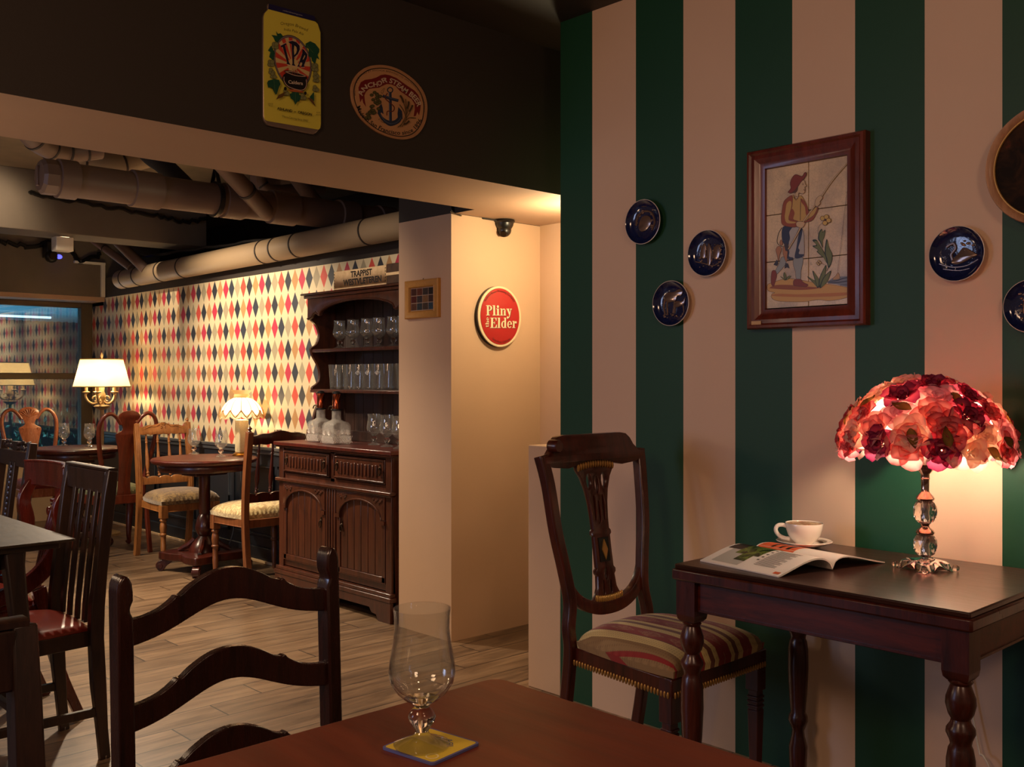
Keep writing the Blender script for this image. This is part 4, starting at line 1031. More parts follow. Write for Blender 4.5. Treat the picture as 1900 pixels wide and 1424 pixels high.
for i, (px, X) in enumerate(((694, 3.26), (718, 3.22), (741, 3.17))):
    o = put_goblet(X, Yat(px, X), ZT+.001, '', 'goblets on the dresser worktop', 1.0)
    o['label'] = ['leftmost of the three goblets on the dresser worktop', 'middle one of the three goblets on the dresser worktop', 'rightmost of the three goblets on the dresser worktop, partly hidden by the column'][i]
# pump decanters
def decanter(loc, rz, label):
    e = empty('pump_decanter', loc, rz, label, 'decanter', 'cut glass pump decanters on the dresser')
    def sq(w, z, k=.2, n=4):
        out = []
        for cx, cy, a0 in ((1, 1, 0), (-1, 1, 90), (-1, -1, 180), (1, -1, 270)):
            for i in range(n+1): a = rad(a0+90*i/n); out.append((w*((1-k)*cx+k*cos(a)), w*((1-k)*cy+k*sin(a)), z))
        return out
    m = MB(); m.loft([sq(.056, 0), sq(.060, .006), sq(.061, .105), sq(.056, .122, .4), sq(.036, .133, 1), sq(.027, .140, 1), sq(.026, .19, 1), sq(.023, .19, 1), sq(.024, .142, 1), sq(.05, .118, .5), sq(.055, .104, .3), sq(.055, .012, .3)]); m.build('bottle', M['cutglass'], e)
    m = MB()
    for a in range(4):   # cut star and lattice on every side
        m.M = Matrix.Rotation(a*pi/2, 4, 'Z')
        for cx in (-.025, .025):
            for k in range(9):
                th = rad(20+17.5*k); m.tube([(cx+.004*cos(th), -.0612, .05+.004*sin(th)), (cx+.030*cos(th)*.8, -.0612, .05+.034*sin(th))], .0009, 4)
        for k in range(-5, 6): m.tube([(k*.011-.012, -.0612, .008), (k*.011+.012, -.0612, .046)], .0009, 4); m.tube([(k*.011+.012, -.0612, .008), (k*.011-.012, -.0612, .046)], .0009, 4)
    m.build('cut_pattern', M['ceramic'], e, smooth=0)
    MB().lathe([(.030, .190), (.031, .194), (.030, .199)], seg=20).build('collar', M['black'], e)
    MB().lathe([(.022, .199), (.0225, .205), (.0225, .285), (.020, .288)], seg=24).build('pump_body', M['copper'], e)
    MB().lathe([(.0235, .284), (.0235, .292), (.017, .298), (.004, .300)], seg=24).build('pump_cap', M['black'], e)
    MB().tube(cr([(-.02, 0, .212), (-.06, 0, .213), (-.075, 0, .207), (-.082, 0, .193)], 4), .0035, 8).build('spout', M['bronze'], e)
    return e
decanter((3.15, 4.775, ZT), rad(-90)-rad(180)*0, 'nearer cut glass pump decanter on the dresser worktop')
decanter((3.20, 5.015, ZT), rad(-90), 'further left cut glass pump decanter on the dresser worktop')
# crates on top
e = empty('wooden_crate', (3.268, 4.60, Z1), -pi/2, 'pale wooden crate printed with two words on top of the dresser', 'crate')
w = .252; m = MB(); m.box(-w, w, -.085, -.075, 0.012, .104); m.box(-w, w, .075, .085, 0.012, .104); m.box(-w, -w+.012, -.075, .075, 0.012, .104); m.box(w-.012, w, -.075, .075, 0.012, .104); m.box(-w, w, -.085, .085, 0, .012)
m.build('crate_body', M['crate'], e, bev=.002)
ink = plain('black_stencil_ink', (36, 26, 20), .7)
m = MB(); m.text('TRAPPIST', lambda x, y: (-.082+x, -.0856, .062+y), .032, .035, .205); m.text('WESTVLETEREN', lambda x, y: (-.155+x, -.0856, .018+y), .033, .035, .365); m.build('stencil_lettering', ink, e, smooth=0, fix=False)
m = MB()
for x in (-w+.006, w-.006):
    for k in range(5): m.sphere((x, -.085, .02+.017*k), .003, 6, 4)
m.build('nails', M['black'], e)
e = empty('wooden_crate', (3.268, 4.21, Z1), -pi/2, 'darker brown crate on the dresser, half hidden by the column', 'crate')
w = .135; m = MB(); m.box(-w, w, -.085, .085, 0, .108); m.build('crate_body', M['cratedark'], e, bev=.004)
m = MB(); m.box(-w-.001, w+.001, -.088, -.084, .045, .06); m.build('crate_slat', M['crate'], e)

# ================================================================== LAMPS OF THE BACK ROOM
def shade_mat(name, col, tr=.75, em=0):
    t = NT(name); d = t.n('ShaderNodeBsdfDiffuse'); d.inputs[0].default_value = srgb(*col); s_ = t.n('ShaderNodeBsdfTranslucent'); s_.inputs[0].default_value = srgb(*col)
    x = t.n('ShaderNodeMixShader'); x.inputs[0].default_value = tr; t.l(d.outputs[0], x.inputs[1]); t.l(s_.outputs[0], x.inputs[2]); t.l(x.outputs[0], t.out.inputs[0]); return t.m
def bulb_mat(name, col, st):
    t = NT(name); e_ = t.n('ShaderNodeEmission'); e_.inputs[0].default_value = col+(1,); e_.inputs[1].default_value = st; t.l(e_.outputs[0], t.out.inputs[0]); return t.m
M['shade'] = shade_mat('cream_parchment', (250, 226, 176), .62); M['shade2'] = shade_mat('white_silk', (250, 236, 205), .7)
M['bulb'] = bulb_mat('lit_bulb', (1, .74, .42), 120)
M['bulb2'] = bulb_mat('lit_small_bulb', (1, .78, .5), 150)
def mat2(m, off): return m
# floor lamp with candelabra
FL = (3.10, 8.06)
e = empty('floor_lamp', (FL[0], FL[1], 0), 0, 'cream metal floor lamp with candelabra arms and parchment shade in the corner', 'lamp')
MB().lathe([(.14, 0), (.14, .015), (.10, .03), (.03, .05), (.02, .07)], seg=32).build('base', M['antique'], e)
MB().lathe([(.018, .06), (.016, .3), (.016, 1.0), (.022, 1.01)], seg=16).build('pole', M['antique'], e)
MB().lathe([(.018, 1.0), (.05, 1.015), (.065, 1.03), (.02, 1.045), (.015, 1.07), (.026, 1.09), (.03, 1.12), (.018, 1.15), (.022, 1.18), (.01, 1.2)], seg=20).build('cup', M['antique'], e)
for k in range(5):
    a = 2*pi*k/5+.3; P = cr([(.02, 0, 1.07), (.06, 0, 1.05), (.10, 0, 1.07), (.12, 0, 1.11), (.115, 0, 1.135)], 4)
    m = MB(); m.M = Matrix.Rotation(a, 4, 'Z'); m.tube(P, .009, 8); m.tube([(.05+.02*cos(t_), 0, 1.09+.02*sin(t_)) for t_ in [i*.55 for i in range(10)]], .006, 6); m.lathe([(.008, 1.13), (.028, 1.14), (.03, 1.145), (.012, 1.15), (.011, 1.20)], (.115, 0, 0), 12); m.build('candle_arm', M['antique'], e)
for a in (0.4, 2.4, 4.4): MB().sphere((.07*cos(a), .07*sin(a), 1.27), .028, 12, 8, (1, 1, 1.2)).build('bulb', M['bulb'], e)
shd = MB().lathe([(.215, 1.185), (.16, 1.405)], seg=48, cap=False).build('lamp_shade', M['shade'], e, fix=False)
m = MB(); m.tube([(.216*cos(a), .216*sin(a), 1.186) for a in [i*2*pi/48 for i in range(48)]], .004, 6, closed=True); m.tube([(.161*cos(a), .161*sin(a), 1.405) for a in [i*2*pi/48 for i in range(48)]], .004, 6, closed=True); m.build('shade_trim', plain('tan_braid', (170, 128, 66), .7), shd)
MB().lathe([(.006, 1.19), (.006, 1.42), (.011, 1.43), (.008, 1.45), (.003, 1.46)], seg=10).build('finial', M['antique'], e)

# dome shaded table lamp
p = Vector((3.282, 6.112, TH))
e = empty('table_lamp', (p.x, p.y, TH), 0, 'table lamp with scalloped fringed dome shade on the pedestal table', 'lamp')
print('dome lamp', p)
MB().lathe([(.062, 0), (.064, .006), (.055, .012), (.044, .02)], seg=32).build('base', M['brass'], e)
t = NT('floral_porcelain'); n = t.noise(t.coord(), 90, 3, .6, 1.5); t.bsdf(t.mix(n, srgb(232, 220, 186), srgb(186, 166, 116)), .35, bump=n, bstr=.5, bdist=.004)
MB().box(-.034, .034, -.034, .034, .02, .24).build('column', t.m, e, bev=.006)
n_ = 12
def dome(u, v):
    a = 2*pi*u; lob = abs(sin(a*n_/2)); th = v*1.38; r = .140*sin(th+.18)/sin(1.56); r *= (1-.035*(1-lob)); z = .395-.13*(1-cos(th+.18))/(1-cos(1.56))
    z -= .020*(1-lob)**2*0+(.016*lob if v > .98 else 0); return (r*cos(a), r*sin(a), z)
dsh = MB().grid(dome, 96, 14, closeu=True).build('dome_shade', M['shade2'], e, fix=False)
m = MB()
for k in range(n_):
    a = 2*pi*k/n_; m.tube([(q[0]*1.01, q[1]*1.01, q[2]) for q in [dome(k/n_, j/14) for j in range(15)]], .0022, 5)
    P = [dome((k+f/8)/n_, 1) for f in range(9)]; m.tube([(x*1.02, y*1.02, z+.030*(1-(abs(f-4)/4))*-1+.04) for f, (x, y, z) in enumerate(P)], .004, 5)
m.build('gold_braid', plain('gold_braid', (178, 128, 60), .6), dsh)
MB().lathe([(.045, .385), (.052, .40), (.047, .412), (.066, .435), (.07, .438)], seg=36, cap=False).build('collar_frill', M['shade'], e, fix=False)
m = MB()
for k in range(180):
    a = 2*pi*k/180; lob = abs(sin(a*n_/2)); z0 = .262+.018*(1-lob); r = .143; m.tube([(r*cos(a), r*sin(a), z0+.015), (r*cos(a)*1.005, r*sin(a)*1.005, z0-.018)], .0016, 4)
o = m.build('fringe', plain('cream_fringe', (226, 196, 140), .7), dsh); o['kind'] = 'stuff'
MB().sphere((0, 0, .31), .026, 12, 8).build('bulb', M['bulb2'], e)
# cord of the dome lamp
P = cr([onX(447, 870, 3.42), onX(446, 930, 3.42), onX(438, 950, 3.40), onX(432, 990, 3.38), onX(425, 1010, 3.36)], 5); o0 = P[0].copy()
c = MB().tube([q-o0 for q in P], .004, 6).build('lamp_cord', M['railw']); c.location = o0; tag(c, 'grey lamp cord hanging down behind the pedestal table', 'cord')
# ================================================================== FLAT ARTWORK HELPERS
def mk(x0, y0, sc, plane, val):
    """crop coordinates -> point on a real plane"""
    fn = {'X': onX, 'Y': onY}[plane]
    return lambda p: fn(x0+p[0]/sc, y0+p[1]/sc, val)
class Art:
    """painted shapes: thin stacked layers on one surface, one mesh"""
    def __init__(s, tf, nrm, o): s.tf = tf; s.n = Vector(nrm); s.o = Vector(o); s.m = MB(); s.mats = []; s.k = 0; s.names = {}
    def col(s, c, rough=.45):
        if c not in s.names:
            s.names[c] = len(s.mats); s.mats.append(plain('paint_%d_%d_%d' % c, c, rough))
        s.m.mi = s.names[c]; s.k += 1
    def P(s, p): return s.tf(p)+s.n*(.00006*s.k+.0002)-s.o
    def poly(s, c, pts, sm=4):
        s.col(c); q = [(p[0], p[1], 0) for p in pts]
        if sm: q = cr(q, sm, True)
        s.m.plate_pts = None
        # triangulated by a filled curve in crop space
        s.m.plate([[(p[0], -p[1]) for p in q]], 0, lambda v: s.P((v.x, -v.y)), 0)
    def line(s, c, pts, w, sm=5, closed=False):
        s.col(c); q = [Vector((p[0], p[1])) for p in pts]
        if sm: q = [Vector((v.x, v.y)) for v in cr([(p[0], p[1], 0) for p in pts], sm, closed)]
        if closed: q.append(q[0])
        L, R = [], []
        for i, p in enumerate(q):
            t_ = (q[min(i+1, len(q)-1)]-q[max(i-1, 0)])
            if t_.length < 1e-6: t_ = Vector((1, 0))
            t_.normalize(); nn = Vector((-t_.y, t_.x))*w/2; L.append(p+nn); R.append(p-nn)
        for i in range(len(q)-1): s.m.flat([s.P(L[i]), s.P(L[i+1]), s.P(R[i+1]), s.P(R[i])])
    def disc(s, c, x, y, rx, ry=None, n=20): ry = ry or rx; s.poly(c, [(x+rx*cos(2*pi*i/n), y+ry*sin(2*pi*i/n)) for i in range(n)], 0)
    def txt(s, c, t_, path, h, off=0, pad=0, adv=1.0):
        """lettering along a path (list of crop points, baseline left to right); h height in crop px"""
        s.col(c); q = cr([(p[0], p[1], 0) for p in path], 10) if len(path) > 2 else [Vector((p[0], p[1], 0)) for p in path]
        cum = [0]
        for a, b in zip(q, q[1:]): cum.append(cum[-1]+(b-a).length)
        T_ = cum[-1]
        def at(x):
            x = max(0, min(T_-1e-4, x)); i = 0
            while cum[i+1] < x and i < len(cum)-2: i += 1
            f = (x-cum[i])/max(cum[i+1]-cum[i], 1e-6); p = q[i].lerp(q[i+1], f); d = (q[i+1]-q[i]).normalized(); return p, d
        def fn(x, y):
            p, d = at(x)
            if len(path) > 2: up = Vector((d.y, -d.x, 0))
            else: up = Vector((0, -1, 0))
            r = p+up*y; return s.P((r.x, r.y))
        s.m.text(t_, fn, h, off, T_)
    def build(s, name, par, label=None): return s.m.build(name, s.mats, par, smooth=0, fix=False, label=label)

# ================================================================== SIGNS ON THE BEAM (plane Y = 2.96)
# --- yellow can shaped sign
base = onY(542, 128, 2.955)
e = empty('wall_sign', base, 0, 'tall yellow can shaped tin sign with large dark lettering on the dark beam', 'sign')
C1 = mk(480, 0, 10.954, 'Y', 2.947); C2 = mk(480, 110, 9.823, 'Y', 2.947)
outl = [(195, 60), (185, 100), (195, 185), (120, 270), (95, 340)], [(85, 700/1.115)], 
pts1 = [C1(p) for p in [(200, 62), (1140, 325), (1150, 440), (1200, 490), (1255, 660), (1262, 1300)]]
pts2 = [C2(p) for p in [(1135, 1200), (1120, 1265), (1050, 1345), (1000, 1372), (215, 1215), (165, 1200), (100, 1110), (88, 1030)]]
pts3 = [C1(p) for p in [(92, 1300), (95, 340), (115, 270), (195, 185), (190, 110)]]
allp = pts1+pts2+pts3
m = MB(); m.prism([(p.x, p.z) for p in allp], lambda u, v, d: (u-base.x, d-base.y, v-base.z), 2.948, 2.96); m.build('tin_body', plain('tin_silver', (150, 130, 118), .35, Metallic=.7), e, bev=.003)
a = Art(C1, (0, -1, 0), base)
YL = (214, 200, 74); INK = (26, 22, 46)
a.poly((30, 26, 70), [(205, 75), (1138, 330), (1150, 435), (195, 185)], 0); a.txt((170, 165, 175), 'calderabrewing.com', [(490, 222), (885, 325)], 26)
# yellow body polygon, mixing both crops
a.col(YL); 
yb_ = [C1(p) for p in [(195, 187), (1150, 440), (1200, 490), (1253, 660), (1258, 1300)]]+[C2(p) for p in [(1132, 1180), (1120, 1255), (1090, 1285), (150, 1125), (105, 1095), (92, 1030)]]+[C1(p) for p in [(96, 1300), (98, 340), (118, 272)]]
a.k += 1; a.m.flat([p+Vector((0, -1, 0))*(.00006*a.k+.0002)-base for p in yb_])
a.txt((60, 42, 20), 'Oregon Brewed', [(440, 505), (700, 530), (985, 640)], 62, 0); a.txt((60, 42, 20), 'India Pale Ale', [(512, 620), (700, 650), (905, 720)], 52, 0)
cx, cy = 690, 1260   # oval with sun rays
def ov(r, ang): return (cx+r*390*cos(ang)+r*30*sin(ang), cy+r*545*sin(ang)+r*50*cos(ang)*1.6)
a.poly((24, 20, 30), [ov(1.0, i*2*pi/32) for i in range(32)], 0); a.poly((120, 100, 104), [ov(.975, i*2*pi/32) for i in range(32)], 0); a.poly((24, 20, 30), [ov(.92, i*2*pi/32) for i in range(32)], 0)
a.poly((206, 178, 120), [ov(.905, i*2*pi/32) for i in range(32)], 0)
for k in range(14):
    t0_ = 2*pi*k/14+.05; c_ = (cx, cy+60)
    a.poly((196, 62, 44), [(c_[0]+.2*(ov(.9, t0_)[0]-c_[0]), c_[1]+.2*(ov(.9, t0_)[1]-c_[1])), ov(.9, t0_), ov(.9, t0_+.12), ov(.9, t0_+.23), (c_[0]+.2*(ov(.9, t0_+.23)[0]-c_[0]), c_[1]+.2*(ov(.9, t0_+.23)[1]-c_[1]))], 0)
a.disc((206, 178, 120), cx, cy+60, 110, 130)
def letters(c, grow):
    def g(pts):
        x_ = sum(p[0] for p in pts)/len(pts); y_ = sum(p[1] for p in pts)/len(pts)
        out = []
        for p in pts:
            d = Vector((p[0]-x_, p[1]-y_)); L = max(d.length, 1); out.append((p[0]+d.x/L*grow, p[1]+d.y/L*grow))
        return out
    a.poly(c, g([(440, 935), (545, 878), (560, 905), (528, 925), (610, 1275), (645, 1325), (560, 1300), (570, 1270), (480, 955), (455, 965)]), 0)
    a.poly(c, g([(595, 850), (680, 832), (760, 860), (825, 930), (830, 1010), (790, 1100), (715, 1170), (715, 1300), (745, 1345), (668, 1330), (680, 1290), (662, 900), (620, 880)]), 0)
    a.poly(c, g([(880, 1000), (910, 1010), (985, 1110), (975, 1180), (915, 1330), (925, 1365), (850, 1365), (870, 1330), (880, 1280), (840, 1270), (820, 1320), (828, 1362), (775, 1355), (800, 1320), (880, 1080)]), 0)
letters((214, 170, 150), 13); letters(INK, 0)
a.poly((206, 178, 120), [(718, 925), (760, 960), (770, 1020), (755, 1080), (716, 1125), (710, 1020)], 0); a.poly((206, 178, 120), [(928, 1120), (940, 1140), (905, 1210), (885, 1215)], 0)
# foliage
G1, G2 = (22, 74, 52), (128, 128, 78)
def leaf(pts): a.poly(G1, pts, 0); c_ = (sum(p[0] for p in pts)/len(pts), sum(p[1] for p in pts)/len(pts)); a.line((96, 120, 60), [c_, pts[0]], 5, 0)
leaf([(350, 640), (385, 690), (440, 680), (495, 745), (430, 790), (380, 870), (330, 850), (290, 760), (248, 715), (310, 720), (370, 730)])
leaf([(945, 890), (1040, 840), (1140, 890), (1225, 1000), (1222, 1060), (1190, 1120), (1225, 1215), (1170, 1180), (1140, 1310), (1075, 1240), (1060, 1170), (1005, 1150), (1010, 1000), (945, 960)])
leaf([(180, 1030), (245, 930), (300, 1040), (320, 1080), (290, 1240), (205, 1160), (230, 1060)])
for x, y in ((325, 930), (240, 1290), (1120, 1360)): 
    for dx, dy in ((0, 0), (-28, 25), (28, 30), (-20, -30), (25, -25)): a.disc((70, 66, 40), x+dx, y+dy, 46); a.disc(G2, x+dx, y+dy, 40)
a.tf = C2; s2 = 9.823/10.954
def leaf2(pts): a.poly(G1, pts, 0); a.line((96, 120, 60), [(sum(p[0] for p in pts)/len(pts), min(p[1] for p in pts)+20), max(pts, key=lambda p: p[1])], 4, 0)
for x, y in ((225, 220), (255, 300), (1010, 170), (1030, 290), (1030, 370), (1020, 540), (480, 610), (790, 690)):
    for dx, dy in ((0, 0), (-25, 22), (25, 27), (-18, -27)): a.disc((70, 66, 40), x+dx, y+dy, 36); a.disc(G2, x+dx, y+dy, 31)
leaf2([(150, 400), (250, 370), (350, 385), (375, 470), (345, 520), (310, 640), (280, 655), (215, 520), (150, 530), (130, 440)])
leaf2([(545, 640), (620, 600), (700, 620), (745, 700), (720, 770), (680, 780), (643, 845), (610, 760), (560, 720)])
leaf2([(900, 700), (985, 600), (990, 770), (930, 740)])
a.poly((96, 66, 28), [(290, 745), (340, 660), (470, 600), (420, 690)], 0); a.poly((96, 66, 28), [(1015, 880), (940, 800), (860, 700), (960, 740)], 0)
# cauldron
a.poly((20, 14, 14), [(440, 225), (520, 215), (700, 255), (845, 320), (850, 400), (865, 470), (820, 560), (720, 600), (560, 560), (450, 470), (412, 380), (425, 300), (470, 260)])
a.line((196, 160, 140), [(455, 235), (640, 245), (835, 320), (640, 305), (455, 235)], 12, 4)
a.line((196, 160, 140), [(440, 330), (440, 410), (520, 510), (700, 570), (800, 560), (845, 480), (840, 380)], 12)
for x in (600, 640, 680): a.line((150, 60, 40), [(x, 290), (x-8, 255), (x+6, 220), (x-4, 180)], 7)
a.poly((176, 90, 44), [(510, 560), (640, 560), (800, 600), (780, 620), (560, 600)], 0); a.disc((20, 14, 14), 460, 545, 26, 34); a.disc((20, 14, 14), 825, 630, 24, 32)
a.txt((214, 190, 168), 'Caldera', [(515, 450), (780, 480)], 60, .02)
a.txt((20, 16, 14), 'ASHLAND  ~  OREGON', [(312, 925), (943, 1040)], 46, .03); a.txt((50, 40, 20), '"Micro-Canning Since 2005"', [(396, 1062), (880, 1150)], 34)
a.txt((50, 40, 20), '12 FL OZ', [(145, 830), (235, 838)], 28); a.txt((50, 40, 20), '355 ml', [(155, 862), (225, 870)], 24); a.txt((50, 40, 20), '6.1%', [(1030, 990), (1090, 998)], 28); a.txt((50, 40, 20), 'ALC/VOL', [(1015, 1030), (1105, 1040)], 24)
a.build('printed_label', e)

# --- oval sign
C3 = mk(640, 110, 8.897, 'Y', 2.955)
base = onY(722, 190, 2.96)
e = empty('wall_sign', base, 0, 'round tan wooden sign with blue anchor and red ribbon on the dark beam', 'sign')
rim = [(480, 100), (620, 95), (760, 120), (900, 175), (1040, 260), (1180, 380), (1280, 510), (1335, 640), (1358, 780), (1345, 960), (1310, 1080), (1240, 1200), (1130, 1290), (990, 1325), (860, 1320), (700, 1280), (520, 1200), (380, 1100), (260, 980), (170, 840), (110, 690), (92, 520), (110, 400), (170, 280), (270, 180), (370, 125)]
cc = (724, 710)
def sc_(k): return [(cc[0]+(x-cc[0])*k, cc[1]+(y-cc[1])*k) for x, y in rim]
q = cr([(p[0], p[1], 0) for p in rim], 3, True); pp = [C3((v.x, v.y)) for v in q]
m = MB(); m.prism([(p.x, p.z) for p in pp], lambda u, v, d: (u-base.x, d-base.y, v-base.z), 2.952, 2.96); m.build('board', paint('tan_board', (176, 128, 88), .5, .25, 25), e, bev=.0015)
C3 = mk(640, 110, 8.897, 'Y', 2.952); a = Art(C3, (0, -1, 0), base)
K = (22, 16, 16); TN = (190, 140, 96); RD = (112, 14, 20); CR_ = (196, 176, 150)
a.poly(K, sc_(.925)); a.poly(TN, sc_(.90)); a.poly(TN, sc_(.885))
a.txt((70, 46, 30), 'BREWED & BOTTLED BY ANCHOR BREWING CO. SAN FRANCISCO, CALIFORNIA', [(178, 600), (185, 430), (270, 280), (450, 205), (640, 205), (820, 250), (1000, 345), (1140, 450), (1240, 600), (1290, 740), (1290, 880)], 30)
rb = [(222, 470), (260, 380), (330, 340), (440, 325), (520, 300), (590, 262), (660, 250), (740, 265), (850, 310), (960, 390), (1060, 460), (1150, 520), (1210, 590), (1245, 680), (1250, 760), (1240, 850), (1222, 930), (1195, 870), (1170, 935), (1132, 945), (1150, 830), (1150, 740), (1100, 660), (1000, 590), (900, 520), (840, 450), (760, 415), (690, 410), (620, 440), (560, 470), (480, 478), (400, 490), (345, 540), (320, 600), (330, 700), (348, 790), (300, 720), (285, 650), (250, 715), (235, 600)]
a.poly(RD, rb, 0)
a.txt(CR_, 'ANCHOR STEAM BEER', [(290, 610), (300, 560), (370, 485), (450, 458), (560, 445), (650, 385), (720, 385), (830, 425), (950, 530), (1060, 600), (1150, 690), (1195, 790)], 78, .025)
a.txt(K, 'Made in San Francisco since 1896', [(190, 790), (260, 930), (400, 1065), (560, 1160), (700, 1215), (860, 1245), (1030, 1235), (1170, 1160), (1275, 1010)], 66, .02)
BL = (36, 44, 66); BH = (84, 94, 120)
a.line(BL, [(745, 462), (785, 490), (780, 535), (745, 550), (708, 530), (705, 490), (745, 462)], 18, 4)
a.line(BH, [(742, 540), (745, 700), (748, 1080)], 44, 0); a.line(BL, [(752, 540), (755, 700), (758, 1080)], 32, 0)
a.line(BL, [(620, 605), (745, 650), (880, 685)], 48, 0); a.line(BH, [(635, 598), (745, 640), (870, 675)], 8, 0)
a.poly(BL, [(575, 880), (620, 950), (690, 1000), (760, 1020), (830, 1000), (900, 930), (945, 900), (935, 990), (880, 1060), (750, 1105), (650, 1050), (580, 970), (545, 900)]); a.line(BH, [(590, 930), (660, 1020), (755, 1065), (860, 1040), (925, 960)], 8)
a.poly(BL, [(600, 735), (545, 800), (535, 900), (560, 920), (600, 880), (635, 910), (620, 800)], 0); a.poly(BL, [(880, 790), (940, 860), (950, 1000), (920, 960), (870, 960), (865, 900)], 0)
a.line((96, 36, 26), [(700, 560), (660, 640), (740, 720), (810, 790), (790, 860), (700, 860), (690, 930)], 16)
GR = (84, 78, 36); GK = (44, 42, 20)
rr_ = random.Random(5)
for k in range(26):
    t_ = k/25; x = 470+60*sin(t_*5)+rr_.uniform(-70, 70); y = 540+t_*440+rr_.uniform(-20, 20)
    if x > 600: x = 590
    a.poly(GK, [(x-36, y), (x-14, y-26), (x+22, y-22), (x+38, y+4), (x+10, y+28), (x-20, y+24)], 0); a.poly(GR, [(x-28, y), (x-10, y-19), (x+16, y-15), (x+28, y+3), (x+8, y+20), (x-15, y+17)], 0)
a.line(GK, [(590, 530), (640, 480), (610, 570), (580, 540)], 5); a.line(GK, [(540, 1000), (600, 980), (590, 1030), (650, 1055)], 5)
for P_ in ([(900, 600), (960, 730), (1000, 900), (980, 1010), (860, 1130)], [(990, 660), (1000, 800), (1000, 1000)], [(1040, 700), (1030, 820), (1000, 930), (900, 1120)], [(1105, 760), (1060, 880), (1000, 980)], [(890, 750), (960, 860), (990, 950)], [(1160, 975), (1060, 970), (1000, 1010), (930, 1120)]): a.line((88, 64, 32), P_, 12)
for P_ in ([(900, 600), (930, 650), (955, 720)], [(1105, 760), (1080, 820), (1050, 870)], [(1040, 700), (1035, 760), (1015, 820)], [(1050, 1020), (1010, 1060), (960, 1080)]): a.line((70, 50, 26), P_, 30)
a.build('printed_face', e)

# ================================================================== RED OVAL SIGN on the column (plane Y = 3.634)
C4 = mk(870, 520, 10.175, 'Y', 3.612)
base = onY(928, 588, 3.634)
e = empty('wall_sign', base, 0, 'red oval enamel sign with cream rim and white lettering on the column', 'sign')
cx, cy = 583, 690
pc = C4((cx, cy)); pw = (C4((990, 690))-C4((172, 690))).length/2; ph = (C4((583, 118))-C4((583, 1270))).length/2
def oval(k, kz=None, n=64): kz = kz or k; return [(pc.x-base.x+pw*k*cos(2*pi*i/n), pc.z-base.z+ph*kz*sin(2*pi*i/n)) for i in range(n)]
m = MB(); m.prism(oval(1.0), lambda u, v, d: (u, d-base.y, v), 3.614, 3.634); m.build('backing', M['black'], e)
# domed enamel face
m = MB(); rings = []
def dom(k, kz, y): return [(u, y-base.y, v) for u, v in oval(k, kz)]
m.loft([dom(1.0, 1.0, 3.616), dom(.99, .995, 3.610), dom(.93, .95, 3.608), dom(.90, .927, 3.609)], False); m.build('rim', plain('cream_enamel', (226, 206, 168), .2), e)
m = MB(); m.loft([dom(.902, .93, 3.6092), dom(.885, .915, 3.6080)], False); m.build('black_line', M['black'], e)
m = MB()
def face(u, v): a_ = 2*pi*u; k = v; return (pc.x-base.x+pw*.89*k*cos(a_), 3.6078-.008*(1-k*k)-base.y, pc.z-base.z+ph*.92*k*sin(a_))
m.grid(face, 64, 10, closeu=True); m.build('red_face', plain('red_enamel', (172, 16, 24), .22, Coat_Weight=.4), e)
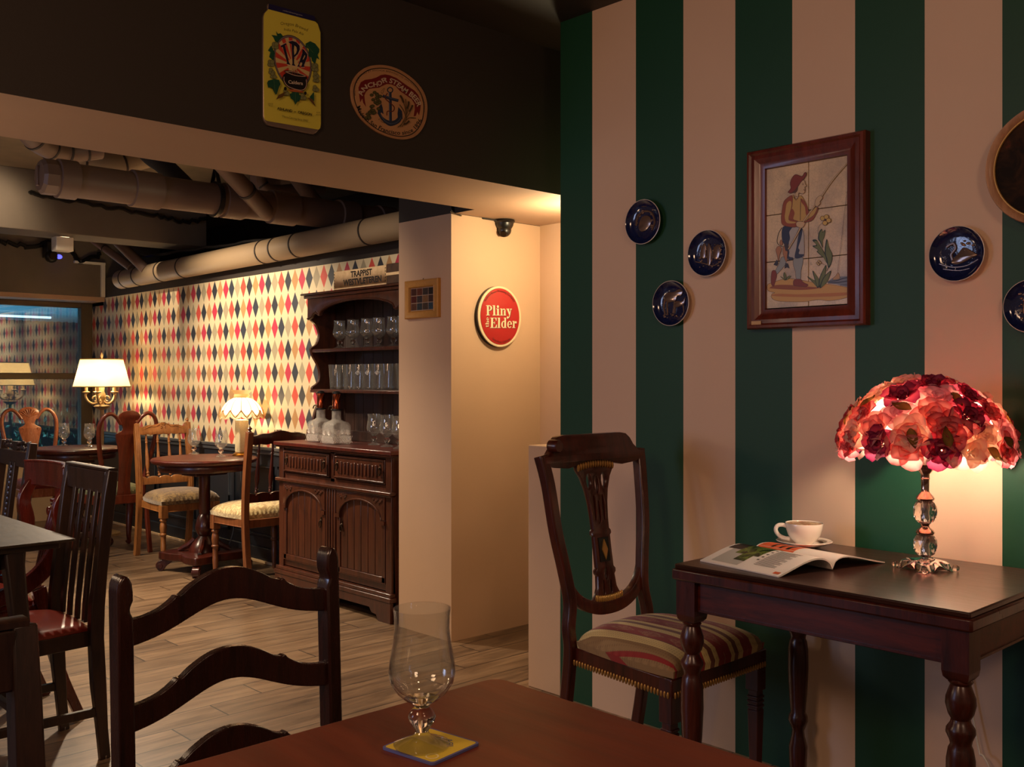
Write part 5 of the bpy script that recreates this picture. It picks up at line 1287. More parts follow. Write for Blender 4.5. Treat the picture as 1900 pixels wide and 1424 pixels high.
# slab serif lettering
def rct(x0, y0, x1, y1): return [(x0, y0), (x1, y0), (x1, y1), (x0, y1)]
def arc(cx, cy, rx, ry, a0, a1, tx, ty, n=14):
    o_ = [(cx+rx*cos(rad(a0+(a1-a0)*i/n)), cy+ry*sin(rad(a0+(a1-a0)*i/n))) for i in range(n+1)]; i_ = [(cx+(rx-tx)*cos(rad(a0+(a1-a0)*i/n)), cy+(ry-ty)*sin(rad(a0+(a1-a0)*i/n))) for i in range(n+1)]
    return [[o_[i], o_[i+1], i_[i+1], i_[i]] for i in range(n)]
def dsc(x, y, r, n=14): return [(x+r*cos(2*pi*i/n), y+r*1.1*sin(2*pi*i/n)) for i in range(n)]
GL = {
 'P': (.74, [rct(.1, 0, .32, 1), rct(0, 0, .44, .055), rct(0, .945, .4, 1)]+arc(.36, .73, .36, .27, -90, 90, .20, .065)+[rct(.3, .46, .37, .525), rct(.3, .935, .37, 1)]),
 'l': (.44, [rct(.1, 0, .32, 1), rct(0, 0, .42, .055), rct(0, .95, .15, 1)]),
 'i': (.44, [rct(.1, 0, .32, .68), rct(0, 0, .42, .055), rct(0, .63, .15, .68), dsc(.21, .87, .125)]),
 'n': (.82, [rct(.1, 0, .30, .68), rct(0, 0, .38, .055), rct(0, .63, .15, .68)]+arc(.5, .46, .22, .22, 0, 150, .14, .08)+[rct(.50, 0, .72, .47), rct(.43, 0, .80, .055)]),
 'y': (.72, [[(.04, .66), (.30, .66), (.50, .10), (.38, -.02)], rct(-.02, .62, .38, .68), [(.56, .66), (.64, .66), (.42, -.1), (.34, -.2), (.28, -.2)], rct(.46, .62, .74, .68), dsc(.14, -.20, .11), [(.14, -.30), (.30, -.24), (.36, -.12), (.28, -.14), (.14, -.24)]]),
 'E': (.84, [rct(.1, 0, .34, 1), rct(0, .95, .76, 1), rct(0, 0, .80, .055), rct(.3, .47, .55, .53), rct(.5, .36, .56, .64), [(.76, 1), (.76, .70), (.70, .70), (.60, .95)], [(.80, 0), (.82, .33), (.75, .33), (.62, .055)]]),
 'd': (.76, [rct(.42, 0, .64, 1), rct(.34, .95, .5, 1), rct(.5, 0, .74, .055)]+arc(.33, .34, .31, .35, 60, 300, .19, .08)),
 'e': (.66, arc(.33, .34, .32, .35, 0, 320, .18, .08)+[rct(.16, .33, .65, .385)]),
 'r': (.62, [rct(.1, 0, .32, .68), rct(0, 0, .44, .055), rct(0, .63, .15, .68), dsc(.50, .54, .10), [(.30, .46), (.42, .66), (.52, .68), (.58, .58), (.46, .60), (.34, .44)]]),
 't': (.48, [rct(.12, .08, .32, .86), rct(0, .62, .44, .68)]+arc(.30, .14, .18, .15, 180, 350, .16, .07)),
 'h': (.80, [rct(.1, 0, .30, 1), rct(0, 0, .38, .055), rct(0, .95, .15, 1)]+arc(.49, .46, .21, .22, 0, 150, .14, .08)+[rct(.48, 0, .70, .47), rct(.42, 0, .78, .055)])}
def word(m, w, fn):
    x = 0
    for ch in w:
        ad, polys = GL[ch]
        for p in polys: m.flat([fn(x+u, v) for u, v in p])
        x += ad+.03
    return x-.03
def wordlen(w): return sum(GL[c][0]+.03 for c in w)-.03
def place_word(m, w, A, B, Hpx, dz, vert=False):
    """A, B baseline ends in crop px, cap height in px"""
    L = wordlen(w)
    def fn(u, v):
        if vert: x = A[0]-v*Hpx; y = A[1]+(B[1]-A[1])*u/L
        else: x = A[0]+(B[0]-A[0])*u/L; y = A[1]+(B[1]-A[1])*u/L-v*Hpx
        p = C4((x, y)); k = ((p.x-pc.x)/(pw*.89))**2+((p.z-pc.z)/(ph*.92))**2
        return Vector((p.x-base.x, 3.6078-.008*max(0, 1-k)-dz-base.y, p.z-base.z))
    word(m, w, fn)
for nm, mat, dx, dy, dz in (('letter_shadow', M['black'], 9, 9, .0004), ('lettering', plain('cream_lettering', (230, 212, 176), .4), 0, 0, .0009)):
    m = MB()
    place_word(m, 'Pliny', (305+dx, 668+dy), (785+dx, 672+dy), 190, dz); place_word(m, 'Elder', (378+dx, 905+dy), (885+dx, 905+dy), 192, dz)
    place_word(m, 'the', (352+dx*.6, 893+dy*.6), (352+dx*.6, 705+dy*.6), 58, dz, True); m.build(nm, mat, e, smooth=0, fix=False)
a = Art(lambda p: C4(p)+Vector((0, -.0085, 0))+Vector((0, 0, 0)), (0, -1, 0), base)
a.txt((50, 10, 12), 'Russian River Brewing Company', [(305, 400), (370, 300), (480, 240), (583, 228), (700, 270), (780, 340), (830, 420)], 40); a.txt((50, 10, 12), 'Santa Rosa, California', [(420, 1110), (500, 1165), (600, 1185), (700, 1165), (770, 1115)], 36)
a.build('small_lettering', e)

# ================================================================== SMALL GILT FRAME (plane X = 3.04)
FX = 3.04
c0, c1 = onX(756, 552, FX), onX(818, 551, FX); yc = (c0.y+c1.y)/2; w = (c0.y-c1.y)/2; zt = onX(756, 523, FX).z; zb = onX(757, 593, FX).z; zc = (zt+zb)/2; h = (zt-zb)/2
e = empty('picture_frame', (FX, yc, zc), -pi/2, 'small gilt picture frame of twelve little photographs on the side of the column', 'picture')
def frame_mesh(w, h, prof, par, mat, name='frame'):
    """mitred frame from profile (inset, depth) points"""
    m = MB(); rings = []
    for ins, d in prof: rings.append([(-w+ins, -d, -h+ins), (w-ins, -d, -h+ins), (w-ins, -d, h-ins), (-w+ins, -d, h-ins)])
    m.loft(rings, False); return m.build(name, mat, par, smooth=25)
frame_mesh(w, h, [(0, 0), (0, .016), (.005, .022), (.012, .019), (.030, .017), (.034, .020), (.038, .012), (.038, .004)], e, paint('gilt', (186, 132, 62), .4, .15, 60))
bx(-w+.036, w-.036, -.008, -.004, -h+.036, h-.036).build('backing_card', plain('photo_border', (168, 140, 120), .6), e)
m = MB(); cols = [(66, 34, 30), (92, 46, 34), (60, 50, 48), (40, 34, 34), (78, 28, 26), (58, 48, 50), (120, 86, 58), (66, 44, 42), (84, 52, 40), (52, 58, 62), (70, 56, 48), (50, 66, 80)]
W2, H2 = (w-.040)*2/4, (h-.040)*2/3
mats_ = []
for k, c_ in enumerate(cols):
    i, j = k % 4, k//4; m.mi = k; mats_.append(paint('little_photo_%d' % k, c_, .3, .6, 150)); x0 = -w+.040+i*W2+.0015; z1 = h-.040-j*H2-.0015
    m.flat([(x0, -.0085, z1-H2+.003), (x0+W2-.003, -.0085, z1-H2+.003), (x0+W2-.003, -.0085, z1), (x0, -.0085, z1)])
m.build('photographs', mats_, e, smooth=0, fix=False)
MB().tube([(0, -.006, h), (.004, -.006, h+.006), (0, -.006, h+.01), (-.004, -.006, h+.006)], .0015, 6).build('hanging_ring', M['bronze'], e)

# ================================================================== TILE PICTURE on the striped wall
yc = (1.844+1.391)/2+.02; zc = 1.70; w = .228; h = .289
q0, q1 = onX(1385, 450, XS-.035), onX(1603, 450, XS-.04); yc = (q0.y+q1.y)/2; w = (q0.y-q1.y)/2
zc = (onX(1386, 283, XS-.03).z+onX(1386, 612, XS-.03).z)/2; h = (onX(1386, 283, XS-.03).z-onX(1386, 612, XS-.03).z)/2
e = empty('tile_picture', (XS, yc, zc), -pi/2, 'framed tile picture of a person in a brown hat fishing', 'picture')
print('tilepic', yc, zc, w, h)
frame_mesh(w, h, [(0, 0), (0, .030), (.004, .038), (.012, .040), (.018, .034), (.030, .036), (.044, .030), (.052, .026), (.062, .024), (.064, .016), (.064, .008)], e, M['frame'])
bx(-w+.004, w-.004, -.008, 0, -h+.004, h-.004).build('backboard', M['blackmatt'], e)
TD = .016  # tile face depth
tf = mk(1410, 280, 8.9, 'X', XS-TD)
tl_, br_ = onX(1422, 314.5, XS-TD), onX(1584, 565, XS-TD); bl_ = onX(1422, 573.5, XS-TD)
Y0, Y1, Z0, Z1_ = tl_.y, br_.y, bl_.z, tl_.z
t = NT('crazed_tile'); v = t.coord(); n = t.noise(v, 6, 4, .6); vo = t.n('ShaderNodeTexVoronoi'); vo.feature = 'DISTANCE_TO_EDGE'; vo.inputs['Scale'].default_value = 90; t.l(v, vo.inputs[0])
cr_l = t.math('LESS_THAN', vo.outputs['Distance'], .02)
c = t.ramp(n, [(.45, srgb(226, 200, 164)), (.66, srgb(176, 158, 140))]); t.bsdf(t.mix(t.math('MULTIPLY', cr_l, .35), c, srgb(110, 84, 66)), .3); tile_m = t.m
m = MB(); tw, th_ = (Y0-Y1)/2, (Z1_-Z0)/3; g = .0011
for i in range(2):
    for j in range(3):
        a0, a1 = Y0-i*tw-g, Y0-(i+1)*tw+g; m.box(-(a0-yc), -(a1-yc), -TD, -.008, Z1_-(j+1)*th_+g-zc, Z1_-j*th_-g-zc)
m.build('tiles', tile_m, e, bev=.0008)
base = Vector((XS, yc, zc)); inv = Matrix.Rotation(pi/2, 3, 'Z')
class ArtX(Art):
    def P(s, p): return inv @ (s.tf(p)+Vector((-1, 0, 0))*(.00004*s.k+.0002)-base)
a = ArtX(tf, (-1, 0, 0), base)
L_ = (74, 36, 24); SK = (206, 178, 140); SH = (196, 158, 88); SR = (150, 74, 42); HT = (132, 52, 34); NV = (44, 50, 78); PB = (176, 170, 168)
def OP(c, pts, sm=4, lw=5): a.poly(c, pts, sm); a.line(L_, pts, lw, sm, True)
tB = mk(1410, 420, 8.379, 'X', XS-TD)
# ground and water (second crop)
a.tf = tB
OP((206, 160, 92), [(110, 960), (130, 900), (200, 880), (300, 840), (450, 815), (600, 830), (760, 860), (900, 880), (1100, 905), (1250, 930), (1380, 960), (1455, 1030), (1400, 1090), (1280, 1130), (1080, 1160), (900, 1145), (700, 1175), (450, 1175), (260, 1160), (180, 1110), (190, 1050), (230, 1035), (140, 1010)])
a.poly((186, 120, 66), [(180, 1080), (500, 1100), (900, 1100), (1300, 1080), (1440, 1030), (1100, 1040), (600, 1060), (300, 1050)]); a.poly((150, 82, 44), [(150, 960), (250, 915), (500, 915), (760, 940), (930, 960), (700, 990), (400, 985), (200, 970)])
a.poly((120, 124, 140), [(1060, 860), (1150, 800), (1300, 780), (1450, 790), (1455, 950), (1330, 935), (1200, 905), (1060, 885)]); a.line((36, 42, 70), [(1060, 860), (1200, 845), (1300, 810), (1410, 800), (1400, 840), (1250, 870), (1060, 885)], 12); a.line((60, 66, 96), [(1250, 920), (1400, 905), (1450, 920)], 8)
OP((190, 150, 110), [(1130, 830), (1180, 770), (1215, 720), (1240, 770), (1235, 820)], 3)
# legs, shoes
OP((150, 154, 156), [(340, 480), (300, 580), (240, 700), (260, 750), (330, 680), (400, 590), (410, 500)]); OP((150, 154, 156), [(540, 480), (520, 590), (550, 700), (570, 830), (630, 835), (640, 700), (665, 590), (665, 480)])
OP(HT, [(190, 700), (240, 690), (265, 760), (240, 860), (215, 935), (180, 900), (175, 800)]); OP(HT, [(520, 900), (530, 840), (580, 822), (640, 830), (680, 875), (750, 910), (720, 940), (620, 935), (540, 925)])
# breeches
OP(PB, [(470, 40), (660, 40), (690, 250), (690, 430), (670, 480), (560, 490), (500, 515), (440, 500), (450, 300)]); a.poly(NV, [(360, 10), (500, 10), (460, 90), (470, 190), (440, 300), (460, 400), (455, 470), (520, 490), (500, 525), (430, 500), (400, 330), (345, 200)]); a.poly(NV, [(640, 40), (665, 60), (640, 200), (600, 330), (620, 370), (610, 430), (690, 440), (640, 490), (545, 490), (570, 330), (600, 150)])
# fish on a line
a.line((34, 30, 34), [(345, 20), (290, 120), (270, 250), (330, 310), (430, 330)], 8)
for P_ in ([(330, 210), (360, 260), (340, 300), (310, 270)], [(290, 310), (340, 350), (310, 450), (290, 540), (270, 450), (250, 370)], [(370, 310), (430, 340), (430, 450), (415, 560), (380, 480), (360, 400)]): OP((176, 120, 84), P_, 3)
a.poly((50, 46, 60), [(280, 540), (265, 520), (215, 600), (270, 620), (290, 580)], 0); a.poly((50, 46, 60), [(400, 570), (385, 660), (425, 640), (465, 660), (440, 580)], 0); a.poly((60, 50, 60), [(400, 250), (440, 300), (450, 400), (400, 380), (380, 300)], 0)
# plants
GA = (110, 116, 66); GD = (34, 48, 34)
def GP(pts, sm=4): a.poly(GD, pts, sm); c_ = [sum(p[0] for p in pts)/len(pts), sum(p[1] for p in pts)/len(pts)]; a.poly(GA, [(c_[0]+(x-c_[0])*.78+4, c_[1]+(y-c_[1])*.86) for x, y in pts], sm)
GP([(905, 960), (830, 880), (735, 780), (830, 830), (890, 870)]); GP([(905, 960), (860, 850), (820, 690), (900, 790), (930, 870)]); GP([(920, 950), (930, 800), (1030, 600), (1020, 760), (960, 880)]); GP([(930, 960), (990, 800), (1110, 690), (1070, 830), (1000, 920)])
GP([(1070, 650), (1040, 530), (1010, 400), (1040, 200), (1080, 330), (1130, 440), (1120, 560)]); GP([(1060, 600), (1000, 500), (890, 400), (905, 370), (820, 310), (880, 290), (820, 220), (880, 210), (930, 290), (1000, 400), (1050, 500)])
GP([(980, 340), (940, 250), (910, 200), (920, 100), (965, 40), (975, 90), (1020, 60), (1005, 170), (980, 230)]); a.line(GD, [(1070, 640), (1040, 700)], 7, 0)
GP([(390, 845), (320, 780), (360, 800)]); GP([(395, 845), (370, 770), (385, 715), (415, 780)]); GP([(405, 840), (440, 780), (490, 775), (450, 820)])
for dx, dy in ((0, -22), (-24, 6), (22, 0), (-6, 26)): a.disc(L_, 922+dx, 568+dy, 21); a.disc((206, 178, 120), 922+dx, 568+dy, 15)
a.line(L_, [(950, 570), (1010, 600)], 4, 0)
# upper body (first crop)
a.tf = tf
OP(SR, [(820, 1100), (900, 1060), (945, 940), (970, 955), (940, 1040), (870, 1150), (780, 1180), (720, 1190)]); OP(SH, [(820, 1000), (860, 1000), (930, 930), (950, 960), (900, 1060), (820, 1120), (760, 1160)])
OP(SH, [(540, 740), (600, 800), (680, 740), (740, 820), (800, 960), (820, 1060), (780, 1150), (640, 1170), (560, 1160), (480, 1120)]); a.poly(SR, [(680, 790), (740, 830), (800, 960), (815, 1050), (770, 1060), (750, 930), (700, 860)]); a.poly(SR, [(540, 960), (580, 1030), (560, 1130), (640, 1160), (560, 1170), (480, 1110), (500, 1040)])
OP(SR, [(540, 740), (460, 780), (400, 850), (370, 1000), (360, 1150), (380, 1220), (450, 1250), (600, 1260), (620, 1170), (500, 1130), (470, 1100), (530, 960), (545, 860)]); a.poly(SH, [(500, 830), (450, 880), (430, 1000), (420, 1100), (450, 1190), (560, 1200), (600, 1180), (480, 1140), (520, 960), (530, 860)])
a.line(L_, [(690, 790), (680, 900), (675, 1150)], 8, 3); a.line(L_, [(560, 760), (605, 820), (640, 780)], 7, 0)
# face
OP(SK, [(650, 580), (700, 500), (745, 490), (755, 540), (778, 585), (750, 600), (755, 640), (745, 690), (710, 715), (650, 700), (640, 760), (590, 740), (600, 680), (620, 620)], 3)
a.line(L_, [(700, 550), (720, 540), (735, 550)], 5, 3); a.line(L_, [(705, 562), (735, 562)], 7, 0); a.line((110, 34, 26), [(730, 645), (750, 655)], 12, 0); a.poly((96, 60, 40), [(610, 620), (640, 600), (630, 660), (600, 695), (540, 690)], 3)
OP(HT, [(475, 680), (520, 620), (510, 540), (540, 450), (600, 395), (680, 420), (710, 420), (750, 360), (778, 370), (760, 430), (680, 530), (600, 640), (530, 700), (490, 695)], 4, 7)
# hands and rod
a.line((206, 180, 140), [(600, 1424), (720, 1180), (900, 930), (1050, 720), (1230, 460), (1525, 130)], 20, 3)
a.line(L_, [(592, 1420), (712, 1176), (892, 926), (1042, 716), (1222, 456), (1520, 128)], 4, 3); a.line(L_, [(612, 1428), (730, 1186), (910, 936), (1058, 726), (1238, 466), (1530, 134)], 4, 3)
OP(SK, [(610, 1190), (660, 1170), (740, 1180), (750, 1220), (700, 1275), (620, 1250)], 3); OP(SK, [(920, 900), (925, 830), (960, 770), (1010, 740), (1045, 780), (1000, 840), (1010, 870), (960, 920)], 3)
a.line(L_, [(1515, 150), (1470, 520), (1420, 900), (1360, 1424)], 4, 0); a.tf = tB; a.line(L_, [(1300, 0), (1250, 450), (1215, 720)], 4, 0)
a.line((206, 180, 140), [(640, 30), (540, 210), (450, 360)], 18, 0); a.line(L_, [(630, 30), (532, 206), (442, 356)], 4, 0); a.line(L_, [(650, 36), (550, 214), (458, 364)], 4, 0); a.tf = tf
for dx, dy in ((-50, -25), (20, -50), (60, 15), (-5, 60)): a.disc(L_, 1090+dx*.9, 1140+dy*.9, 42); a.disc((206, 172, 92), 1090+dx*.9, 1140+dy*.9, 35)
a.disc(L_, 1095, 1145, 18); a.line(GD, [(1040, 1190), (980, 1260), (970, 1380)], 5)
a.build('painted_scene', e)
s_ = bx(-.018, .018, -.0375, -.0365, -.008, .008).build('paper_label', plain('aged_paper', (196, 160, 116), .7), e); s_.location = (-w+.038, 0, -h+.018); 

# ================================================================== WALL PLATES
pm = NT('cobalt_glaze'); v = pm.coord(); sx = pm.sep(v); r2 = pm.math('SQRT', pm.math('ADD', pm.math('MULTIPLY', sx[0], sx[0]), pm.math('MULTIPLY', sx[2], sx[2])))
msk = pm.math('LESS_THAN', r2, .052); n = pm.noise(v, 55, 3, .6, .8); pm.bsdf(pm.mix(n, srgb(14, 20, 52), srgb(26, 34, 78)), .1, bump=pm.math('MULTIPLY', n, msk), bstr=.35, bdist=.004, Coat_Weight=.6)
pmr = plain('glint_relief', (128, 104, 92), .2, Metallic=.6, Coat_Weight=.5); prim = plain('plate_rim', (206, 190, 176), .25)  # tan metallic tone painted on the relief for warm highlights of the glaze
def wall_plate(px, py, hpx, label, reliefs, tilt=0):
    d = ray(px, py); depth = (XS-.02)/d.x; R = hpx*depth/F_PX/2; c_ = onX(px, py, XS-.022)
    e = empty('wall_plate', (XS, c_.y, c_.z), -pi/2, label, 'plate')
    m = MB(); m.lathe([(0, -.003), (R*.55, -.003), (R*.6, -.0), (R*.62, -.003), (R*.8, -.011), (R*.985, -.025), (R, -.024), (R, -.026)], seg=56, axis='Y', cap=False); m.build('plate_back', prim, e)
    m = MB(); m.lathe([(R, -.026), (R*.975, -.0265)], seg=56, axis='Y', cap=False); m.build('white_rim', prim, e, label='pale rim')
    m = MB(); m.lathe([(R*.975, -.0262), (R*.88, -.018), (R*.74, -.0115), (R*.60, -.0095), (.001, -.009)], seg=56, axis='Y', cap=False); m.build('plate_well', pm.m, e)
    m = MB()
    for rel in reliefs:
        kind, pts = rel[0], rel[1]; k = R/1.0
        if kind == 'p': m.plate([[(x*k, y*k) for x, y in [(v_.x, v_.y) for v_ in cr([(a_, b_, 0) for a_, b_ in pts], 4, True)]]], .006, lambda p: Vector((p.x, -.0105-p.z, p.y)), .0025)
        elif kind == 'l': m.tube([(v_.x*k, -.0105, v_.y*k) for v_ in cr([(a_, b_, 0) for a_, b_ in pts], 5)], rel[2]*k, 6)
        else:
            r_ = random.Random(rel[2])
            for i in range(pts): m.sphere((r_.uniform(*rel[3])*k, -.0108, r_.uniform(*rel[4])*k), r_.uniform(.02, .055)*k, 7, 5, (1.4, .8, 1))
    m.build('relief', pmr, e, label='raised relief'); return e
wall_plate(1193, 412, 83, 'dark blue relief plate hung highest, nearest the column end of the striped wall', [('l', [(-.5, -.1), (-.4, .3), (0, .5), (.4, .35), (.55, -.05), (.4, -.4)], .05), ('p', [(-.35, -.2), (-.25, .15), (0, .3), (.3, .2), (.35, -.1), (.1, -.35), (-.2, -.4)]), ('s', 30, 2, (-.45, .45), (-.45, .55)), ('l', [(-.6, .6), (-.3, .72), (.1, .7)], .02)])
wall_plate(1312, 470, 86, 'dark blue relief plate with a standing group, right of the two others', [('p', [(-.05, -.5), (-.12, .1), (0, .45), (.12, .1), (.1, -.45)]), ('p', [(-.45, -.1), (-.4, .3), (-.2, .45), (-.15, .1), (-.2, -.2)]), ('p', [(.2, -.2), (.25, .2), (.5, .35), (.6, 0), (.45, -.3)]), ('s', 34, 5, (-.5, .65), (-.6, .35)), ('l', [(-.7, -.3), (-.3, -.4), (.2, -.55), (.6, -.4)], .03)])
wall_plate(1245, 563, 84, 'dark blue relief plate with a mare and foal, lowest of the three at left', [('p', [(-.5, .25), (-.3, .5), (.05, .5), (.35, .62), (.55, .5), (.45, .3), (.25, .3), (.15, .1), (-.2, .05), (-.35, .1)]), ('l', [(-.45, .2), (-.5, -.1), (-.42, -.5)], .045), ('l', [(-.3, .1), (-.32, -.2), (-.28, -.5)], .04), ('l', [(.1, .1), (.05, -.2), (0, -.45)], .04), ('p', [(.05, -.05), (.2, .1), (.5, .08), (.68, .25), (.62, -.05), (.4, -.15), (.15, -.18)]), ('l', [(.15, -.15), (.1, -.45)], .03), ('l', [(.55, -.1), (.6, -.45)], .03), ('s', 18, 8, (-.6, .6), (-.62, -.45))])
wall_plate(1775, 471, 103, 'dark blue relief plate with a swan, on the cream stripe right of the tile picture', [('p', [(-.25, -.25), (0, .02), (.2, .22), (.55, .02), (.68, -.1), (.45, -.2), (.1, -.35), (-.15, -.36)]), ('l', [(-.2, -.2), (-.25, 0), (-.1, .2), (-.15, .38), (-.3, .36), (-.42, .28)], .055), ('l', [(-.7, -.3), (-.2, -.46), (.3, -.44), (.7, -.25)], .025), ('l', [(.05, -.1), (.2, .05), (.45, .02)], .04), ('l', [(-.55, -.5), (0, -.6), (.4, -.55)], .02), ('s', 10, 3, (.1, .6), (.1, .45))])
wall_plate(1914, 568, 100, 'dark blue relief plate cut off by the right edge of the photo', [('s', 40, 11, (-.5, .5), (-.5, .5)), ('p', [(-.3, -.3), (-.3, .3), (.1, .4), (.3, 0), (.1, -.35)])])
# wooden plate
c_ = onX(1949, 303, XS-.03); R = 116*((XS-.03)/ray(1949, 303).x)/F_PX
e = empty('wooden_wall_plate', (XS, c_.y, c_.z), -pi/2, 'large round wooden plate with dark painted centre at the right edge, high on the wall', 'plate')
m = MB(); m.lathe([(0, 0), (R*.6, 0), (R*.9, -.02), (R, -.034), (R*.985, -.040), (R*.93, -.038), (R*.87, -.030), (R*.865, -.026)], seg=72, axis='Y', cap=False); m.build('wooden_rim', wood('plate_rim_wood', (150, 104, 72), (188, 138, 100), .45, coat=.1), e)
t = NT('dark_fruit_painting'); n = t.noise(t.coord(), 14, 4, .6, .8); t.bsdf(t.ramp(n, [(.4, srgb(26, 16, 12)), (.56, srgb(58, 34, 18)), (.66, srgb(96, 40, 24)), (.74, srgb(70, 72, 32))]), .75, Specular_IOR_Level=.2)
m = MB(); m.lathe([(R*.868, -.027), (R*.8, -.022), (.001, -.022)], seg=72, axis='Y', cap=False); m.build('painted_centre', t.m, e)
m = MB(); m.tube([(R*.868*cos(i*pi/36), -.029, R*.868*sin(i*pi/36)) for i in range(72)], .003, 6, closed=True); m.build('inner_bead', M['gold'], e)
# ================================================================== FLOWER LAMP
LX, LY = 2.583, 1.155
e = empty('flower_lamp', (LX, LY, .75), 0, 'table lamp with pink fabric rose shade and crystal ball stem on the side table', 'lamp')
# pressed glass star foot
m = MB()
def foot(u, v):
    a = 2*pi*u; s = .5+.5*cos(4*(a-.4)); r = v*(.050+.024*s**1.5)
    z = .030-.010*v*v-.016*v**6*(.2+.8*s)-(0 if v < .95 else 0); z = z if v < .85 else z-.012*s; return (r*cos(a), r*sin(a), z)
m.grid(foot, 72, 10, closeu=True); rim_ = [foot(i/72, 1) for i in range(72)]; 
def foot2(u, v): x, y, z = foot(u, v); a = 2*pi*u; s = .5+.5*cos(4*(a-.4)); return (x*.96, y*.96, max(.0008 if s > .75 and v > .8 else 0.006, z-.012))
m.grid(foot2, 72, 10, closeu=True)
A = [m.v(foot(i/72, 1)) for i in range(72)]; B = [m.v(foot2(i/72, 1)) for i in range(72)]
for i in range(72): j = (i+1) % 72; m.f([A[i], A[j], B[j], B[i]])
for k in range(4):
    a = .4+pi/2*k; m.sphere((.073*cos(a), .073*sin(a), .009), .0095, 10, 6, (1, 1, .9))
for i in range(60):
    a = i*2.4; r = .012+.045*((i*.618) % 1); s = .5+.5*cos(4*(a-.4)); z = foot(a/(2*pi), r/(.050+.024*s**1.5))[2]; m.sphere((r*cos(a), r*sin(a), z), .003, 6, 4)
m.build('glass_foot', M['crystal'], e, smooth=30, label='pressed clear glass foot')
def facet_ball(z0, z1, R, name):
    n = 14; rings = []; H_ = z1-z0
    for j in range(9):
        th = pi*j/8; r = R*max(sin(th)**.75, .3); z = z0+H_*(1-cos(th))/2
        rings.append([(r*cos(2*pi*(i+.5*(j % 2))/n), r*sin(2*pi*(i+.5*(j % 2))/n), z) for i in range(n)])
    m = MB(); V = [[m.v(p) for p in r] for r in rings]
    for j in range(8):
        for i in range(n):
            k = (i+1) % n
            if j % 2 == 0: m.f([V[j][i], V[j][k], V[j+1][i]]); m.f([V[j][k], V[j+1][k], V[j+1][i]])
            else: m.f([V[j][i], V[j][k], V[j+1][k]]); m.f([V[j][i], V[j+1][k], V[j+1][i]])
    m.f(V[0][::-1]); m.f(V[-1]); return m.build(name, M['crystal'], e, smooth=0, label='faceted crystal ball')
facet_ball(.032, .098, .030, 'crystal_ball'); facet_ball(.118, .185, .030, 'crystal_ball')
MB().lathe([(.007, .03), (.007, .10)], seg=12).build('stem_rod', M['steel'], e)
MB().lathe([(.007, .115), (.007, .19)], seg=12).build('stem_rod', M['steel'], e)
MB().lathe([(.022, .093), (.024, .097), (.020, .104), (.012, .110), (.010, .114), (.012, .119)], seg=24).build('metal_collar', M['rosemetal'], e)
MB().lathe([(.022, .182), (.024, .186), (.020, .193), (.013, .200), (.010, .205), (.0105, .235), (.012, .238), (.011, .241), (.011, .250), (.021, .262), (.026, .268), (.026, .275)], seg=24).build('metal_collar', M['rosemetal'], e)
soc = MB().lathe([(.024, .274), (.026, .278), (.026, .315), (.022, .320)], seg=24).build('bulb_socket', M['whiteplastic'], e)
m = MB(); m.mi = 0
m.box(-.012, .012, -.0265, -.0262, .281, .305); o = m.build('paper_sticker', plain('sticker', (226, 214, 190), .6), soc); o.rotation_euler = (0, 0, rad(-45))
# wire frame
RR, ZR, DH = .196, .318, .200
m = MB(); m.tube([(RR*cos(i*pi/30), RR*sin(i*pi/30), ZR) for i in range(60)], .0022, 6, closed=True)
for k in range(8):
    a = k*pi/4; m.tube([((RR*cos(t_))*cos(a), (RR*cos(t_))*sin(a), ZR+(DH-.03)*sin(t_)) for t_ in [i*pi/24 for i in range(12)]], .0015, 5)
for k in range(3): a = k*2*pi/3; m.tube([(.02*cos(a), .02*sin(a), .310), (RR*cos(a), RR*sin(a), ZR)], .0016, 5)
m.build('wire_frame', M['whiteplastic'], e)
MB().sphere((0, 0, .372), .024, 16, 10, (1, 1, 1.25)).build('bulb', bulb_mat('rose_lamp_bulb', (1, .82, .58), 300), e)
# thin fabric lining
def lining(u, v): a = 2*pi*u; t_ = v*pi/2; r = RR*.975*cos(t_*.97); return (r*cos(a), r*sin(a), ZR+.002+(DH-.035)*sin(t_))
MB().grid(lining, 40, 12, closeu=True).build('lining', shade_mat('shade_lining', (255, 225, 200), .9), e, fix=False)
def petal_mat(name, inner, edge, tr=.60):
    t = NT(name); uv = t.n('ShaderNodeUVMap'); s_ = t.sep(uv.outputs[0])
    ax = t.math('ABSOLUTE', t.math('SUBTRACT', s_[0], .5)); f = t.math('MAXIMUM', s_[1], t.math('MULTIPLY', ax, 2.0)); f = t.math('POWER', f, 3.0)
    n = t.noise(t.coord('Object'), 60, 2); f = t.math('ADD', f, t.math('MULTIPLY', t.math('SUBTRACT', n, .5), .5), clamp=True)
    c = t.mix(f, srgb(*inner), srgb(*edge)); d = t.n('ShaderNodeBsdfDiffuse'); q = t.n('ShaderNodeBsdfTranslucent'); t.l(c, d.inputs[0]); t.l(c, q.inputs[0])
    x = t.n('ShaderNodeMixShader'); x.inputs[0].default_value = tr; t.l(d.outputs[0], x.inputs[1]); t.l(q.outputs[0], x.inputs[2]); t.l(x.outputs[0], t.out.inputs[0]); return t.m
PET = [petal_mat('petal_cream', (255, 242, 226), (250, 200, 184)), petal_mat('petal_pink', (252, 204, 194), (230, 118, 120)), petal_mat('petal_rose', (244, 166, 164), (196, 66, 84)), petal_mat('petal_crimson', (206, 92, 124), (120, 26, 66)), petal_mat('petal_blush', (252, 222, 226), (226, 154, 170))]
LEAF = petal_mat('bronze_leaf', (150, 120, 62), (104, 56, 34), .5)
